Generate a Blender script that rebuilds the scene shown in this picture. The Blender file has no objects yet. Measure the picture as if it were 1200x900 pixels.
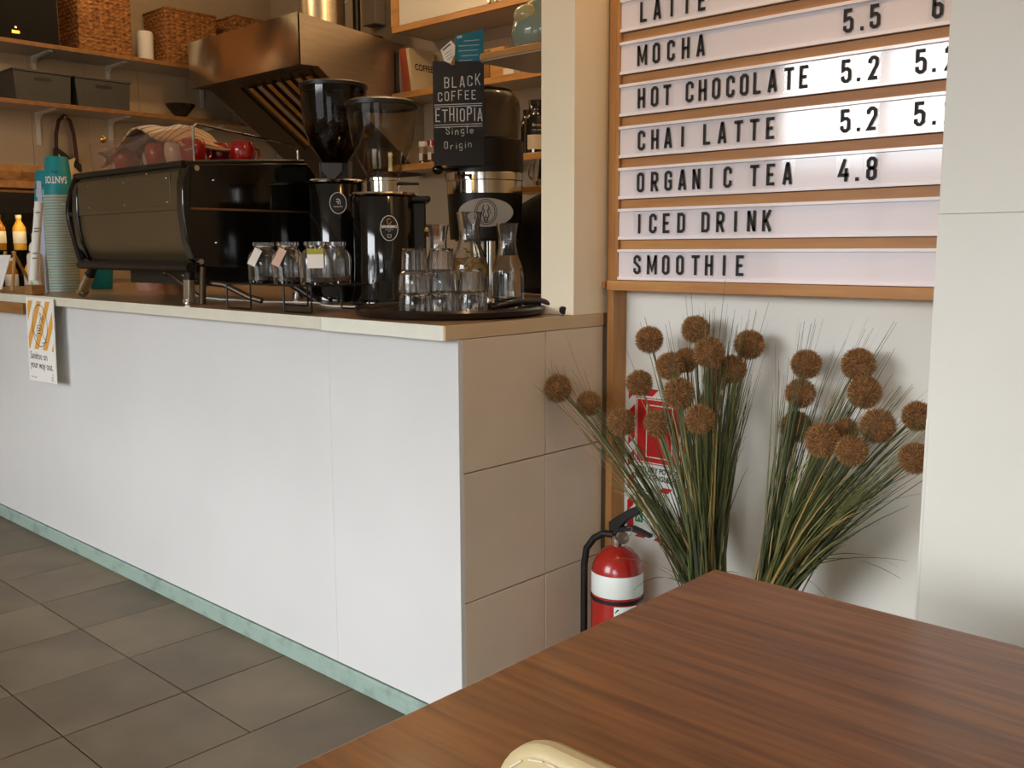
import bpy, bmesh, math, random
from mathutils import Vector, Matrix
random.seed(7)
PI = math.pi
scene = bpy.context.scene
col = scene.collection

# ------------------------------------------------------------------ camera
cd = bpy.data.cameras.new('camera'); cam = bpy.data.objects.new('camera', cd); col.objects.link(cam)
cd.sensor_fit = 'HORIZONTAL'; cd.sensor_width = 36.0; cd.lens = 36.0 * 1118.75 / 1200.0
cd.clip_start = 0.02; cd.clip_end = 60
yaw, pitch, roll = math.radians(42.68), math.radians(-8.017), math.radians(-0.216)
fw = Vector((-math.sin(yaw) * math.cos(pitch), math.cos(yaw) * math.cos(pitch), math.sin(pitch)))
r0 = Vector((math.cos(yaw), math.sin(yaw), 0)); u0 = r0.cross(fw)
rt = r0 * math.cos(roll) + u0 * math.sin(roll); up = u0 * math.cos(roll) - r0 * math.sin(roll)
m = Matrix.Identity(4)
for i in range(3):
    m[i][0] = rt[i]; m[i][1] = up[i]; m[i][2] = -fw[i]
m.translation = Vector((0, 0, 1.2)); cam.matrix_world = m
scene.camera = cam

# ------------------------------------------------------------------ world, lights, exposure
scene.view_settings.view_transform = 'Standard'; scene.view_settings.look = 'None'
scene.view_settings.gamma = 1.0; scene.view_settings.exposure = 0.0
scene.view_settings.use_curve_mapping = False
scene.cycles.max_bounces = 12; scene.cycles.transmission_bounces = 10; scene.cycles.transparent_max_bounces = 16
scene.cycles.glossy_bounces = 5; scene.cycles.diffuse_bounces = 5
scene.cycles.caustics_reflective = False; scene.cycles.caustics_refractive = True
scene.cycles.sample_clamp_indirect = 4.0
wd = bpy.data.worlds.new('world'); scene.world = wd; wd.use_nodes = True
wn, wl = wd.node_tree.nodes, wd.node_tree.links; wn.clear()
wo = wn.new('ShaderNodeOutputWorld'); bg = wn.new('ShaderNodeBackground'); tc = wn.new('ShaderNodeTexCoord')
sp = wn.new('ShaderNodeSeparateXYZ'); rp = wn.new('ShaderNodeValToRGB')
wl.new(tc.outputs['Generated'], sp.inputs[0]); wl.new(sp.outputs['Z'], rp.inputs[0])
rp.color_ramp.elements[0].position = 0.07; rp.color_ramp.elements[0].color = (0.11, 0.11, 0.115, 1)     # street and house fronts
rp.color_ramp.elements[1].position = 0.10; rp.color_ramp.elements[1].color = (0.92, 0.96, 1.0, 1)    # overcast sky
wl.new(rp.outputs[0], bg.inputs[0]); bg.inputs[1].default_value = 15.0; wl.new(bg.outputs[0], wo.inputs[0])

def area(name, loc, target, sx, sy, power, color, spread=180):
    l = bpy.data.lights.new(name, 'AREA'); l.shape = 'RECTANGLE'; l.size = sx; l.size_y = sy
    l.energy = power; l.color = color; l.spread = math.radians(spread)
    o = bpy.data.objects.new(name, l); col.objects.link(o); o.location = loc
    o.rotation_euler = (Vector(target) - Vector(loc)).to_track_quat('-Z', 'Y').to_euler()
    return o
def bulb(name, loc, power, color, rad=0.06):
    l = bpy.data.lights.new(name, 'POINT'); l.energy = power; l.color = color; l.shadow_soft_size = rad
    o = bpy.data.objects.new(name, l); col.objects.link(o); o.location = loc
    return o
# daylight enters through the shop window behind the camera (portal on the opening)
pw = area('window_portal', (-2.5, -3.02, 1.75), (-2.5, 5, 1.75), 2.6, 2.0, 1, (1, 1, 1)); pw.data.cycles.is_portal = True
pw = area('added_glazing_portal', (1.1, -3.02, 1.0), (1.1, 5, 1.0), 2.2, 1.95, 1, (1, 1, 1)); pw.data.cycles.is_portal = True  # portal of a second opening, added to brighten the column foot
WARM = (1.0, 0.66, 0.34)
bulb('kitchen_downlight', (-4.55, 2.35, 2.85), 13.5, WARM)
bulb('kitchen_downlight', (-3.2, 2.75, 2.85), 13.5, WARM)
bulb('kitchen_downlight', (-2.5, 3.2, 2.85), 6, WARM)
bulb('hood_streak_bulb', (-5.45, 2.45, 2.70), 2.2, (1.0, 0.72, 0.38), 0.07)  # unseen bulb added to put a warm streak on the hood front
bulb('dining_pendant', (-0.95, 1.5, 2.5), 14, (1.0, 0.62, 0.29), 0.09)

# ------------------------------------------------------------------ helpers
def hexc(h):
    c = [int(h[i:i + 2], 16) / 255 for i in (0, 2, 4)]
    return tuple((x / 12.92 if x <= 0.04045 else ((x + 0.055) / 1.055) ** 2.4) for x in c) + (1,)

def P(node, name): return node.inputs[name]
def mat(name, color, rough=0.5, metal=0.0, var=0.0, scale=8.0, stretch=(1, 1, 1), color2=None, bump=0.0, bscale=None,
        coat=0.0, trans=0.0, ior=1.45, emit=None, estr=0.0, objvar=0.0, rvar=0.0, spec=None, sheen=0.0, detail=5.0, contrast=(0.35, 0.65)):
    mt = bpy.data.materials.new(name); mt.use_nodes = True
    n, l = mt.node_tree.nodes, mt.node_tree.links
    b = n['Principled BSDF']
    c = hexc(color) if isinstance(color, str) else color
    P(b, 'Base Color').default_value = c; P(b, 'Roughness').default_value = rough; P(b, 'Metallic').default_value = metal
    P(b, 'IOR').default_value = ior; P(b, 'Transmission Weight').default_value = trans; P(b, 'Coat Weight').default_value = coat
    P(b, 'Coat Roughness').default_value = 0.08
    if sheen: P(b, 'Sheen Weight').default_value = sheen
    if spec is not None: P(b, 'Specular IOR Level').default_value = spec
    if emit: P(b, 'Emission Color').default_value = hexc(emit); P(b, 'Emission Strength').default_value = estr
    if var or bump or color2 or rvar or objvar:
        t = n.new('ShaderNodeTexCoord'); mp = n.new('ShaderNodeMapping'); mp.inputs['Scale'].default_value = stretch
        l.new(t.outputs['Object'], mp.inputs[0])
        nz = n.new('ShaderNodeTexNoise'); nz.inputs['Scale'].default_value = scale; nz.inputs['Detail'].default_value = detail
        l.new(mp.outputs[0], nz.inputs['Vector'])
        if objvar:
            oi = n.new('ShaderNodeObjectInfo'); va = n.new('ShaderNodeVectorMath'); va.operation = 'ADD'
            ms = n.new('ShaderNodeMath'); ms.operation = 'MULTIPLY'; ms.inputs[1].default_value = 37.0
            l.new(oi.outputs['Random'], ms.inputs[0]); l.new(mp.outputs[0], va.inputs[0]); l.new(ms.outputs[0], va.inputs[1])
            l.new(va.outputs[0], nz.inputs['Vector'])
        if var or color2:
            r = n.new('ShaderNodeValToRGB')
            c2 = hexc(color2) if isinstance(color2, str) else (color2 or tuple(max(0, x * (1 - var)) for x in c[:3]) + (1,))
            r.color_ramp.elements[0].position = contrast[0]; r.color_ramp.elements[1].position = contrast[1]
            r.color_ramp.elements[0].color = c2; r.color_ramp.elements[1].color = c
            l.new(nz.outputs['Fac'], r.inputs[0]); out = r.outputs[0]
        else:
            rgb = n.new('ShaderNodeRGB'); rgb.outputs[0].default_value = c; out = rgb.outputs[0]
        if objvar:
            hs = n.new('ShaderNodeHueSaturation'); mr = n.new('ShaderNodeMapRange')
            mr.inputs['To Min'].default_value = 1 - objvar; mr.inputs['To Max'].default_value = 1 + objvar
            l.new(oi.outputs['Random'], mr.inputs[0]); l.new(mr.outputs[0], hs.inputs['Value']); l.new(out, hs.inputs['Color']); out = hs.outputs[0]
        l.new(out, P(b, 'Base Color'))
        if rvar:
            m2 = n.new('ShaderNodeMapRange'); m2.inputs['To Min'].default_value = rough - rvar; m2.inputs['To Max'].default_value = rough + rvar
            l.new(nz.outputs['Fac'], m2.inputs[0]); l.new(m2.outputs[0], P(b, 'Roughness'))
        if bump:
            nb = nz
            if bscale:
                nb = n.new('ShaderNodeTexNoise'); nb.inputs['Scale'].default_value = bscale; nb.inputs['Detail'].default_value = 3
                l.new(mp.outputs[0], nb.inputs['Vector'])
            bp = n.new('ShaderNodeBump'); bp.inputs['Strength'].default_value = bump; bp.inputs['Distance'].default_value = 0.01
            l.new(nb.outputs['Fac'], bp.inputs['Height']); l.new(bp.outputs[0], P(b, 'Normal'))
    return mt

def thin_glass(name, tint, rough=0.02, ior=1.45, haze=0.0, hazec='ffffff'):
    """sheet glass or plastic: see-through with a Fresnel sheen"""
    mt = bpy.data.materials.new(name); mt.use_nodes = True
    n, l = mt.node_tree.nodes, mt.node_tree.links; n.clear()
    o = n.new('ShaderNodeOutputMaterial'); tr = n.new('ShaderNodeBsdfTransparent'); gl = n.new('ShaderNodeBsdfGlossy')
    fr = n.new('ShaderNodeFresnel'); mx = n.new('ShaderNodeMixShader')
    tr.inputs[0].default_value = hexc(tint); gl.inputs['Roughness'].default_value = rough; fr.inputs[0].default_value = ior
    ge = n.new('ShaderNodeNewGeometry'); mi_ = n.new('ShaderNodeMapRange')      # same reflectance from both sides of the sheet
    mi_.inputs['To Min'].default_value = ior; mi_.inputs['To Max'].default_value = 1 / ior
    l.new(ge.outputs['Backfacing'], mi_.inputs[0]); l.new(mi_.outputs[0], fr.inputs[0])
    l.new(fr.outputs[0], mx.inputs[0]); src = tr.outputs[0]
    if haze:
        df = n.new('ShaderNodeBsdfDiffuse'); df.inputs[0].default_value = hexc(hazec); m0 = n.new('ShaderNodeMixShader')
        m0.inputs[0].default_value = haze; l.new(tr.outputs[0], m0.inputs[1]); l.new(df.outputs[0], m0.inputs[2]); src = m0.outputs[0]
    l.new(src, mx.inputs[1]); l.new(gl.outputs[0], mx.inputs[2]); l.new(mx.outputs[0], o.inputs[0])
    return mt

def wood(name, c1, c2, rough=0.4, axis='x', scale=14, coat=0.0, stretch=9.0):
    s = {'x': (1 / stretch, 1, 1), 'y': (1, 1 / stretch, 1), 'z': (1, 1, 1 / stretch)}[axis]
    return mat(name, c1, rough, color2=c2, scale=scale, stretch=tuple(v * 3 for v in s), bump=0.05, coat=coat, rvar=0.06, detail=8.0)

class MB:
    def __init__(s): s.v = []; s.f = []; s.m = []
    def add(s, vs, fs, mi=0):
        o = len(s.v); s.v += [Vector(v) for v in vs]; s.f += [tuple(i + o for i in f) for f in fs]; s.m += [mi] * len(fs); return s
    def box(s, lo, hi, mi=0, M=None):
        x0, y0, z0 = lo; x1, y1, z1 = hi
        vs = [Vector(p) for p in ((x0, y0, z0), (x1, y0, z0), (x1, y1, z0), (x0, y1, z0), (x0, y0, z1), (x1, y0, z1), (x1, y1, z1), (x0, y1, z1))]
        if M is not None: vs = [M @ v for v in vs]
        return s.add(vs, [(0, 3, 2, 1), (4, 5, 6, 7), (0, 1, 5, 4), (1, 2, 6, 5), (2, 3, 7, 6), (3, 0, 4, 7)], mi)
    def lathe(s, prof, n=32, c=(0, 0, 0), mi=0, M=None, sx=1.0, sy=1.0):
        vs = []; fs = []; idx = []
        for r, z in prof:
            if r < 1e-6: idx.append([len(vs)]); vs.append(Vector((0, 0, z)))
            else:
                idx.append(list(range(len(vs), len(vs) + n)))
                vs += [Vector((r * sx * math.cos(2 * PI * k / n), r * sy * math.sin(2 * PI * k / n), z)) for k in range(n)]
        for a, b in zip(idx[:-1], idx[1:]):
            for k in range(n):
                k2 = (k + 1) % n
                if len(a) == 1 and len(b) == 1: continue
                if len(a) == 1: fs.append((a[0], b[k], b[k2]))
                elif len(b) == 1: fs.append((a[k], a[k2], b[0]))
                else: fs.append((a[k], a[k2], b[k2], b[k]))
        C = Vector(c)
        vs = [(M @ v if M is not None else v) + C for v in vs]
        return s.add(vs, fs, mi)
    def cyl(s, p0, p1, r0, r1=None, n=16, mi=0):
        r1 = r0 if r1 is None else r1
        return s.tube([p0, p1], [r0, r1], n, mi)
    def tube(s, path, r, n=8, mi=0, cap=True, closed=False):
        path = [Vector(p) for p in path]; k = len(path)
        rs = r if isinstance(r, (list, tuple)) else [r] * k
        ref = None; rings = []
        for i in range(k):
            if closed: t = path[(i + 1) % k] - path[i - 1]
            else: t = path[min(i + 1, k - 1)] - path[max(i - 1, 0)]
            t.normalize()
            if ref is None:
                ref = t.cross(Vector((0, 0, 1)))
                if ref.length < 0.05: ref = t.cross(Vector((1, 0, 0)))
            ref = (ref - t * ref.dot(t)).normalized(); b = t.cross(ref)
            rings.append([path[i] + (ref * math.cos(2 * PI * j / n) + b * math.sin(2 * PI * j / n)) * rs[i] for j in range(n)])
        vs = [v for q in rings for v in q]; fs = []
        for i in range(k if closed else k - 1):
            i2 = (i + 1) % k
            for j in range(n): fs.append((i * n + j, i * n + (j + 1) % n, i2 * n + (j + 1) % n, i2 * n + j))
        if cap and not closed: fs += [tuple(range(n))[::-1], tuple(range((k - 1) * n, k * n))]
        return s.add(vs, fs, mi)
    def prism(s, poly, fn, mi=0):
        """poly: 2D points; fn(u, v, t) -> 3D with t in 0..1"""
        n = len(poly)
        vs = [fn(u, v, 0) for u, v in poly] + [fn(u, v, 1) for u, v in poly]
        fs = [tuple(range(n)), tuple(range(n, 2 * n))[::-1]] + [(i, (i + 1) % n, n + (i + 1) % n, n + i) for i in range(n)]
        return s.add(vs, fs, mi)
    def ball(s, c, r, nu=20, nv=12, mi=0, sc=(1, 1, 1), M=None):
        prof = [(math.sin(PI * k / nv), -math.cos(PI * k / nv)) for k in range(nv + 1)]
        prof[0] = (0, -1); prof[-1] = (0, 1)
        S = Matrix.Diagonal((r * sc[0], r * sc[1], r * sc[2]))
        if M is not None: S = M.to_3x3() @ S
        return s.lathe(prof, nu, c, mi, M=S)
    def quad(s, pts, mi=0): return s.add(pts, [tuple(range(len(pts)))], mi)
    def ribbon(s, pts, t, F, mi=0, closed=False):
        """flat stroke of width t along 2D pts, F(u, v) -> 3D"""
        pts = [Vector(p) for p in pts]; n = len(pts); L = []; R = []
        for i in range(n):
            a = pts[i] - pts[i - 1] if (i > 0 or closed) else pts[1] - pts[0]
            b = pts[(i + 1) % n] - pts[i] if (i < n - 1 or closed) else a
            a = a.normalized(); b = b.normalized(); d = a + b
            if d.length < 1e-6: d = a
            d.normalize(); nn = Vector((-d.y, d.x)); na = Vector((-a.y, a.x))
            k = t / 2 / max(0.5, nn.dot(na)); L.append(pts[i] + nn * k); R.append(pts[i] - nn * k)
        vs = [F(p.x, p.y) for p in L] + [F(p.x, p.y) for p in R]
        fs = [(i, (i + 1) % n, n + (i + 1) % n, n + i) for i in range(n if closed else n - 1)]
        return s.add(vs, fs, mi)
    def text(s, string, size, F, mi=0, align='LEFT', xs=1.0, bold=0.0):
        cu = bpy.data.curves.new('lettering', 'FONT'); cu.body = string; cu.size = size; cu.align_x = align; cu.resolution_u = 3; cu.offset = bold
        o = bpy.data.objects.new('lettering', cu); col.objects.link(o)
        me = bpy.data.meshes.new_from_object(o.evaluated_get(bpy.context.evaluated_depsgraph_get()))
        vs = [F(v.co.x * xs, v.co.y) for v in me.vertices]; fs = [tuple(p.vertices) for p in me.polygons]
        bpy.data.objects.remove(o); bpy.data.curves.remove(cu); bpy.data.meshes.remove(me)
        return s.add(vs, fs, mi)
    def build(s, name, mats, parent=None, label=None, world=True, smooth=True, kind=None, bevel=0.0, ang=38, flat=False):
        off = Vector((0, 0, 0))
        if parent is not None and world:
            q = parent
            while q is not None: off += q.location; q = q.parent
        me = bpy.data.meshes.new(name)
        me.from_pydata([v - off for v in s.v], [], s.f)
        if not isinstance(mats, (list, tuple)): mats = [mats]
        for q in mats: me.materials.append(q)
        me.polygons.foreach_set('material_index', s.m)
        if not flat:
            bm = bmesh.new(); bm.from_mesh(me); bmesh.ops.recalc_face_normals(bm, faces=bm.faces); bm.to_mesh(me); bm.free()
        if smooth:
            me.polygons.foreach_set('use_smooth', [True] * len(me.polygons)); me.set_sharp_from_angle(angle=math.radians(ang))
        me.update()
        o = bpy.data.objects.new(name, me); col.objects.link(o)
        if parent is not None: o.parent = parent
        if label: o['label'] = label
        if kind: o['kind'] = kind
        if bevel:
            bv = o.modifiers.new('bevel', 'BEVEL'); bv.width = bevel; bv.segments = 2; bv.limit_method = 'ANGLE'; bv.angle_limit = math.radians(40)
        return o

def thing(name, label, cat, loc=(0, 0, 0), group=None, rz=0.0):
    o = bpy.data.objects.new(name, None); col.objects.link(o); o.location = loc; o.rotation_euler = (0, 0, rz)
    o.empty_display_size = 0.05
    return tag(o, label, cat, group)
def tag(o, label, cat, group=None):
    o['label'] = label; o['category'] = cat
    if group: o['group'] = group
    return o
def kids(o): return [c for c in col.objects if c.parent == o]
def copy_tree(o, loc=None, label=None, parent=None, rz=None):
    c = o.copy(); col.objects.link(c); c.parent = parent
    if loc is not None: c.location = loc
    if rz is not None: c.rotation_euler = (0, 0, rz)
    if label: c['label'] = label
    for k in kids(o): copy_tree(k, parent=c)
    return c
def dupmesh(o, parent, loc=None, scale=None, rot=None):
    c = o.copy(); col.objects.link(c); c.parent = parent
    if loc is not None: c.location = loc
    if scale is not None: c.scale = scale
    if rot is not None: c.rotation_euler = rot
    return c
def frontF(x, y, z):           # writing on a face that looks towards -y
    return lambda u, v: Vector((x + u, y, z + v))
def dirF(o, right, upv=(0, 0, 1)):
    o = Vector(o); right = Vector(right).normalized(); upv = Vector(upv)
    return lambda u, v: o + right * u + upv * v

# ------------------------------------------------------------------ materials
M_white = mat('counter_white', 'd8d7d5', 0.42, var=0.05, scale=2.2, bump=0.015, bscale=60)
M_wallp = mat('wall_paint', 'f1efe6', 0.6, var=0.04, scale=1.6, bump=0.03, bscale=45)
M_colp = mat('column_paint', 'f0eee4', 0.55, var=0.05, scale=3, bump=0.05, bscale=30)
M_stub = mat('gloss_cream_paint', 'f0e4c8', 0.3, var=0.04, scale=4, bump=0.01)
M_kwall = mat('kitchen_plaster', 'b5a288', 0.7, var=0.08, scale=2)
M_ktile = mat('kitchen_tile', 'c9b494', 0.28, var=0.06, scale=3, objvar=0.05)
M_grout = mat('grout', '8d7f6c', 0.9)
M_etile = mat('counter_tile', 'dac8b0', 0.38, var=0.06, scale=5, objvar=0.03, bump=0.01)
M_egrout = mat('counter_grout', '9c8a72', 0.85)
M_floor = mat('floor_tile', '7a6c57', 0.5, color2='625543', scale=3.5, objvar=0.10, bump=0.03, bscale=25, rvar=0.1)
M_fgrout = mat('floor_grout', '4c4339', 0.9)
M_ceil = mat('ceiling_paint', 'd8d4ca', 0.8)
M_green = mat('kickboard_green', '98aca1', 0.5, color2='82958b', scale=20, bump=0.03, contrast=(0.3, 0.5))
M_gap = mat('shadow_gap', '3b3d3a', 0.9)
M_edge = mat('edge_band', 'd9d3bf', 0.45, var=0.06, scale=20)
M_edge2 = mat('edge_band_pale', 'e4e2d2', 0.45, var=0.04, scale=20)
M_edge3 = mat('edge_band_tan', 'cfb48d', 0.4, var=0.06, scale=12)
M_top = mat('worktop_laminate', '9a7d5d', 0.3, color2='86694b', scale=8, rvar=0.05)
M_oak = wood('oak', 'c08a4d', 'a97238', 0.45, 'x', 10)
M_oakz = wood('oak_upright', 'bd8a52', 'a87540', 0.45, 'z', 10)
M_oakd = wood('oak_dark', '9b6c3a', '835628', 0.5, 'x', 10)  # darker oak tone for the backing board and other small boards
M_shelfw = wood('shelf_wood', 'd09a5a', 'b98143', 0.4, 'x', 10)
M_table = wood('table_veneer', '905d33', '694020', 0.33, 'x', 26, coat=0.12, stretch=16)
M_black = mat('black_plastic', '17140f', 0.4)
M_blackg = mat('black_gloss', '0c0a08', 0.08, coat=0.5)
M_blackm = mat('black_metal', '1b1712', 0.35, 0.3)
M_olive = mat('dark_bronze_panel', '75664a', 0.38, 0.75, var=0.12, scale=3)
M_chrome = mat('chrome', 'd8d4cc', 0.1, 1.0)
M_steel = mat('brushed_steel', 'c9bba6', 0.34, 1.0, var=0.1, scale=6, stretch=(1, 1, 12), bump=0.05, bscale=5)
M_steelp = mat('polished_steel', 'dcd4c4', 0.2, 1.0, bump=0.5, bscale=2.4)
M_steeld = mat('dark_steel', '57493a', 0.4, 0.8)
M_brass = mat('brass', 'c79a4c', 0.22, 1.0)
M_copper = mat('copper_trim', '9a6b45', 0.3, 0.9)
M_glass = mat('clear_glass', 'ffffff', 0.0, trans=1.0, ior=1.46)
M_water = mat('water', 'f4fbff', 0.0, trans=1.0, ior=1.33)
M_thin = thin_glass('hopper_plastic', 'f0e9db', 0.04, 1.5)
M_smoke = thin_glass('smoked_plastic', '8d7a5c', 0.05, 1.5)
M_acry = thin_glass('milky_acrylic', 'f2e4da', 0.08, 1.45, haze=0.045, hazec='d8b8a4')
M_clear = thin_glass('clear_plastic', 'ffffff', 0.03, 1.3)
M_bean = mat('coffee_beans', '452c1a', 0.35, color2='22130b', scale=60, bump=1.0, bscale=70)
M_paper = mat('paper', 'ece8e0', 0.7)
M_paperb = mat('pale_blue_paper', 'b9bfd2', 0.7)
M_ink = mat('black_ink', '16120f', 0.6)
M_grey = mat('grey_ink', '5a5560', 0.7)
M_chalk = mat('chalk', 'd9d6cf', 0.9, var=0.25, scale=90)
M_slate = mat('chalkboard', '1d1a18', 0.55, var=0.2, scale=6)
M_red = mat('extinguisher_red', 'a3211a', 0.25, coat=0.4)
M_signred = mat('sign_red', 'c81f1f', 0.4)
M_signwht = mat('sign_white', 'e6ede6', 0.4)
M_signgrn = mat('sign_green', '2f7a52', 0.45)
M_orange = mat('sign_orange', 'e2a445', 0.5)
M_rubber = mat('rubber', '14110f', 0.55)
M_teal = mat('teal_paper', '148c93', 0.5)
M_cup = mat('cup_paper', 'b6bfae', 0.6)
M_cupred = mat('red_glaze', '9c1414', 0.15, coat=0.5)
M_cuprose = mat('rose_glaze', 'a83a3a', 0.25, coat=0.3)
M_cupwht = mat('white_glaze', 'dcd6c8', 0.2, coat=0.3)
M_towel = mat('towel_cream', 'd0a86a', 0.9, sheen=0.3, bump=0.2, bscale=80)
M_towels = mat('towel_stripe', '6b4a2c', 0.9, sheen=0.3)
M_cloth = mat('slate_cloth', '4a4a50', 0.95, sheen=0.3, bump=0.3, bscale=60)
M_basket = mat('water_hyacinth', 'a8713a', 0.7, color2='6d421c', scale=30, stretch=(1, 1, 3), bump=0.6)
M_greyp = mat('charcoal_plastic', '45423e', 0.5, bump=0.1, bscale=90)
M_blackbox = mat('black_box', '0d0a08', 0.65, spec=0.2)
M_teapot = mat('celadon_glaze', '8c9e8e', 0.15, coat=0.6, color2='7d9184', scale=6)
M_teapotd = mat('teal_glaze', '3f6a6c', 0.15, coat=0.6)
M_teapoty = mat('straw_glaze', 'bfb57e', 0.2, coat=0.5)
M_door = mat('cabinet_white', 'e6dfd2', 0.35)
M_shelfu = mat('shelf_underside', 'bdb3a6', 0.45)
M_brown = mat('brown_pot', '7b4a22', 0.5, var=0.15)
M_book1 = mat('dark_cover', '2a2019', 0.5); M_book2 = mat('rust_cover', 'a2482b', 0.45); M_book3 = mat('cream_cover', 'd8c4a0', 0.55); M_book4 = mat('grey_cover', '8b8078', 0.5)
M_amber = mat('amber_glass', 'c98a2a', 0.15, trans=0.4)
M_juice = mat('juice', 'e2b24a', 0.3)
M_lamp = mat('fridge_lamp', 'fff0c8', 0.5, emit='ffd890', estr=16)
M_lemon = mat('lemon', 'e0a21c', 0.4); M_lemonf = mat('lemon_flesh', 'f0c85a', 0.4); M_mint = mat('mint', '4f6a24', 0.6)
M_lilac = mat('menu_tray', 'e6dfe4', 0.06, coat=0.6)
M_trayw = mat('menu_lip', 'f2eef2', 0.08, coat=0.5)
M_leather = mat('cream_vinyl', 'cdb98d', 0.42, var=0.06, scale=12, bump=0.06, bscale=220)
M_thread = mat('thread', 'e6dcc0', 0.7)
M_silverb = mat('badge_silver', 'b4ada2', 0.42, 0.35)
M_bagp = thin_glass('cellophane', 'e8c9b4', 0.1, 1.4, haze=0.45, hazec='d8a890')
M_apron = mat('dark_apron', '1a130d', 0.9, bump=0.4, bscale=12)
M_card = mat('teal_card', '0f7488', 0.45)
M_spice = mat('spice', '8a4a22', 0.8)
BLADES = [mat('blade_%s' % k, c, 0.55) for k, c in (('green', '555c2e'), ('dark', '353b21'), ('pale', '8c8a55'), ('straw', 'a8894f'), ('moss', '474d28'))]
M_flower2 = mat('teasel_tip', 'c0935c', 0.85)
M_flower = mat('teasel_brown', 'a5764a', 0.9, color2='543519', scale=45, objvar=0.08)  # dark second tone colours in the shadows among the spikes

# ------------------------------------------------------------------ setting
def struct(name, mb, mats, parent=None, **k):
    o = mb.build(name, mats, parent, **k); o['kind'] = 'structure'; return o
fl = struct('floor', MB().box((-5.9, -3.2, -0.12), (3.4, 4.0, -0.006)), M_fgrout)
X0, PX, Y0, PY = -2.345, 0.328, 1.5375, 0.3265
tile_me = None
for i in range(-10, 6):
    for j in range(8):
        xa = X0 + i * PX; yb = Y0 - j * PY; ya = yb - PY
        if i == 1 and j == 1: continue
        if i == 1 and j == 0: ya -= PY            # one long tile beside the corner
        b = MB().box((xa + .002, ya + .002, -0.02), (xa + PX - .002, yb - .002, random.uniform(-.0006, .0006)))
        b.build('tile', M_floor, fl, smooth=False, bevel=0.0012)
wl_ = struct('wall_left', MB().box((-5.85, -3.2, 0), (-5.75, 3.95, 3.0)), M_kwall)
wb_ = struct('wall_back', MB().box((-5.75, 3.85, 0), (-1.6, 3.95, 3.0)), M_kwall)
for i in range(7):
    for k in range(4):
        y0 = 1.60 + i * .32; z0 = 1.03 + k * .32
        MB().box((-5.752, y0 + .001, z0 + .001), (-5.744, min(y0 + .319, 3.84), z0 + .319)).build('tile', M_ktile, wl_, smooth=False)
for i in range(12):
    for k in range(4):
        x0 = -5.56 + i * .32; z0 = 1.03 + k * .32
        MB().box((x0 + .001, 3.844, z0 + .001), (min(x0 + .319, -1.71), 3.852, z0 + .319)).build('tile', M_ktile, wb_, smooth=False)
struct('wall_divider', MB().box((-1.707, 1.97, 1.027), (-1.594, 3.84, 3.0)), M_stub)
struct('wall_niche', MB().box((-1.592, 2.163, 0), (3.2, 2.263, 3.0)), M_wallp)
struct('wall_right', MB().box((3.2, -3.2, 0), (3.3, 2.263, 3.0)), M_wallp)
struct('ceiling', MB().box((-5.85, -3.2, 3.0), (3.3, 3.95, 3.1)), M_ceil)
cl = struct('column', MB().box((-0.548, 1.6, 0), (0.1, 2.16, 1.2530)), M_colp, bevel=0.001)
MB().box((-0.5475, 1.6003, 1.2535), (0.1, 2.16, 3.0)).build('upper_casing', M_colp, cl, bevel=0.001)
MB().box((-0.5488, 1.5993, 0), (-0.5425, 1.604, .92)).build('corner_bead', M_colp, cl, bevel=0.002)
fw_ = MB()
for lo, hi in (((-5.75, 0), (-3.8, 3)), ((-3.8, 0), (-1.2, .75)), ((-3.8, 2.75), (-1.2, 3)), ((-1.2, 0), (0, 3)), ((0, 0), (2.2, .1)), ((0, 2.05), (2.2, 3)), ((2.2, 0), (3.2, 3))):
    fw_.box((lo[0], -3.1, lo[1]), (hi[0], -2.98, hi[1]))
struct('wall_front', fw_, M_wallp)
for n_, (xa, xb, za, zb_, mu) in enumerate(((-3.8, -1.2, .75, 2.75, (-2.93, -2.07)), (0, 2.2, .1, 2.05, (1.1,)))):  # second window is unseen, added to light the lower column
    w = struct('window_%d' % (n_ + 1), MB().box((xa, -3.08, za), (xa + .06, -3.03, zb_)).box((xb - .06, -3.08, za), (xb, -3.03, zb_)).box((xa, -3.08, za), (xb, -3.03, za + .06)).box((xa, -3.08, zb_ - .06), (xb, -3.03, zb_)), M_oakz)
    for q in mu: MB().box((q - .025, -3.075, za + .06), (q + .025, -3.035, zb_ - .06)).build('mullion', M_oakz, w)

# ------------------------------------------------------------------ counter and worktop
ct = thing('service_counter', 'long white panelled service counter with a beige tiled end and pale green kickboard', 'counter', (-3.4, 1.56, 0))
MB().box((-5.11, 1.557, .056), (-1.606, 2.8, .99)).build('carcass', M_egrout, ct)
for xa, xb in ((-5.11, -4.3158), (-4.3152, -2.0928), (-2.0922, -1.5935)):
    MB().box((xa, 1.543, .054), (xb, 1.557, .992)).build('front_panel', M_white, ct, bevel=0.0006)
MB().box((-5.11, 1.551, 0), (-1.598, 1.6, .056)).build('plinth', M_gap, ct)
kb = MB().prism([(1.534, 0), (1.534, .044), (1.541, .050), (1.552, .050), (1.552, 0)], lambda u, v, t: Vector((-5.11 + t * 3.514, u, v)))
kb.build('kickboard', M_green, ct)
for k in range(4):
    z0 = .022 + k * .3235 if k else .0; z1 = .022 + (k + 1) * .3235
    for ya, yb in ((1.5575, 1.8555), (1.8585, 2.098)):
        MB().box((-1.607, ya, z0 + .0015), (-1.5935, yb, min(z1 - .0015, .9925))).build('tile', M_etile, ct, bevel=0.0012)
wt = thing('worktop', 'long brown laminate worktop with a cream edge lying on the white counter', 'worktop', (-3.4, 1.9, .994))
MB().box((-5.11, 1.507, .994), (-1.5975, 2.8, 1.026)).build('slab', M_top, wt)
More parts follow.
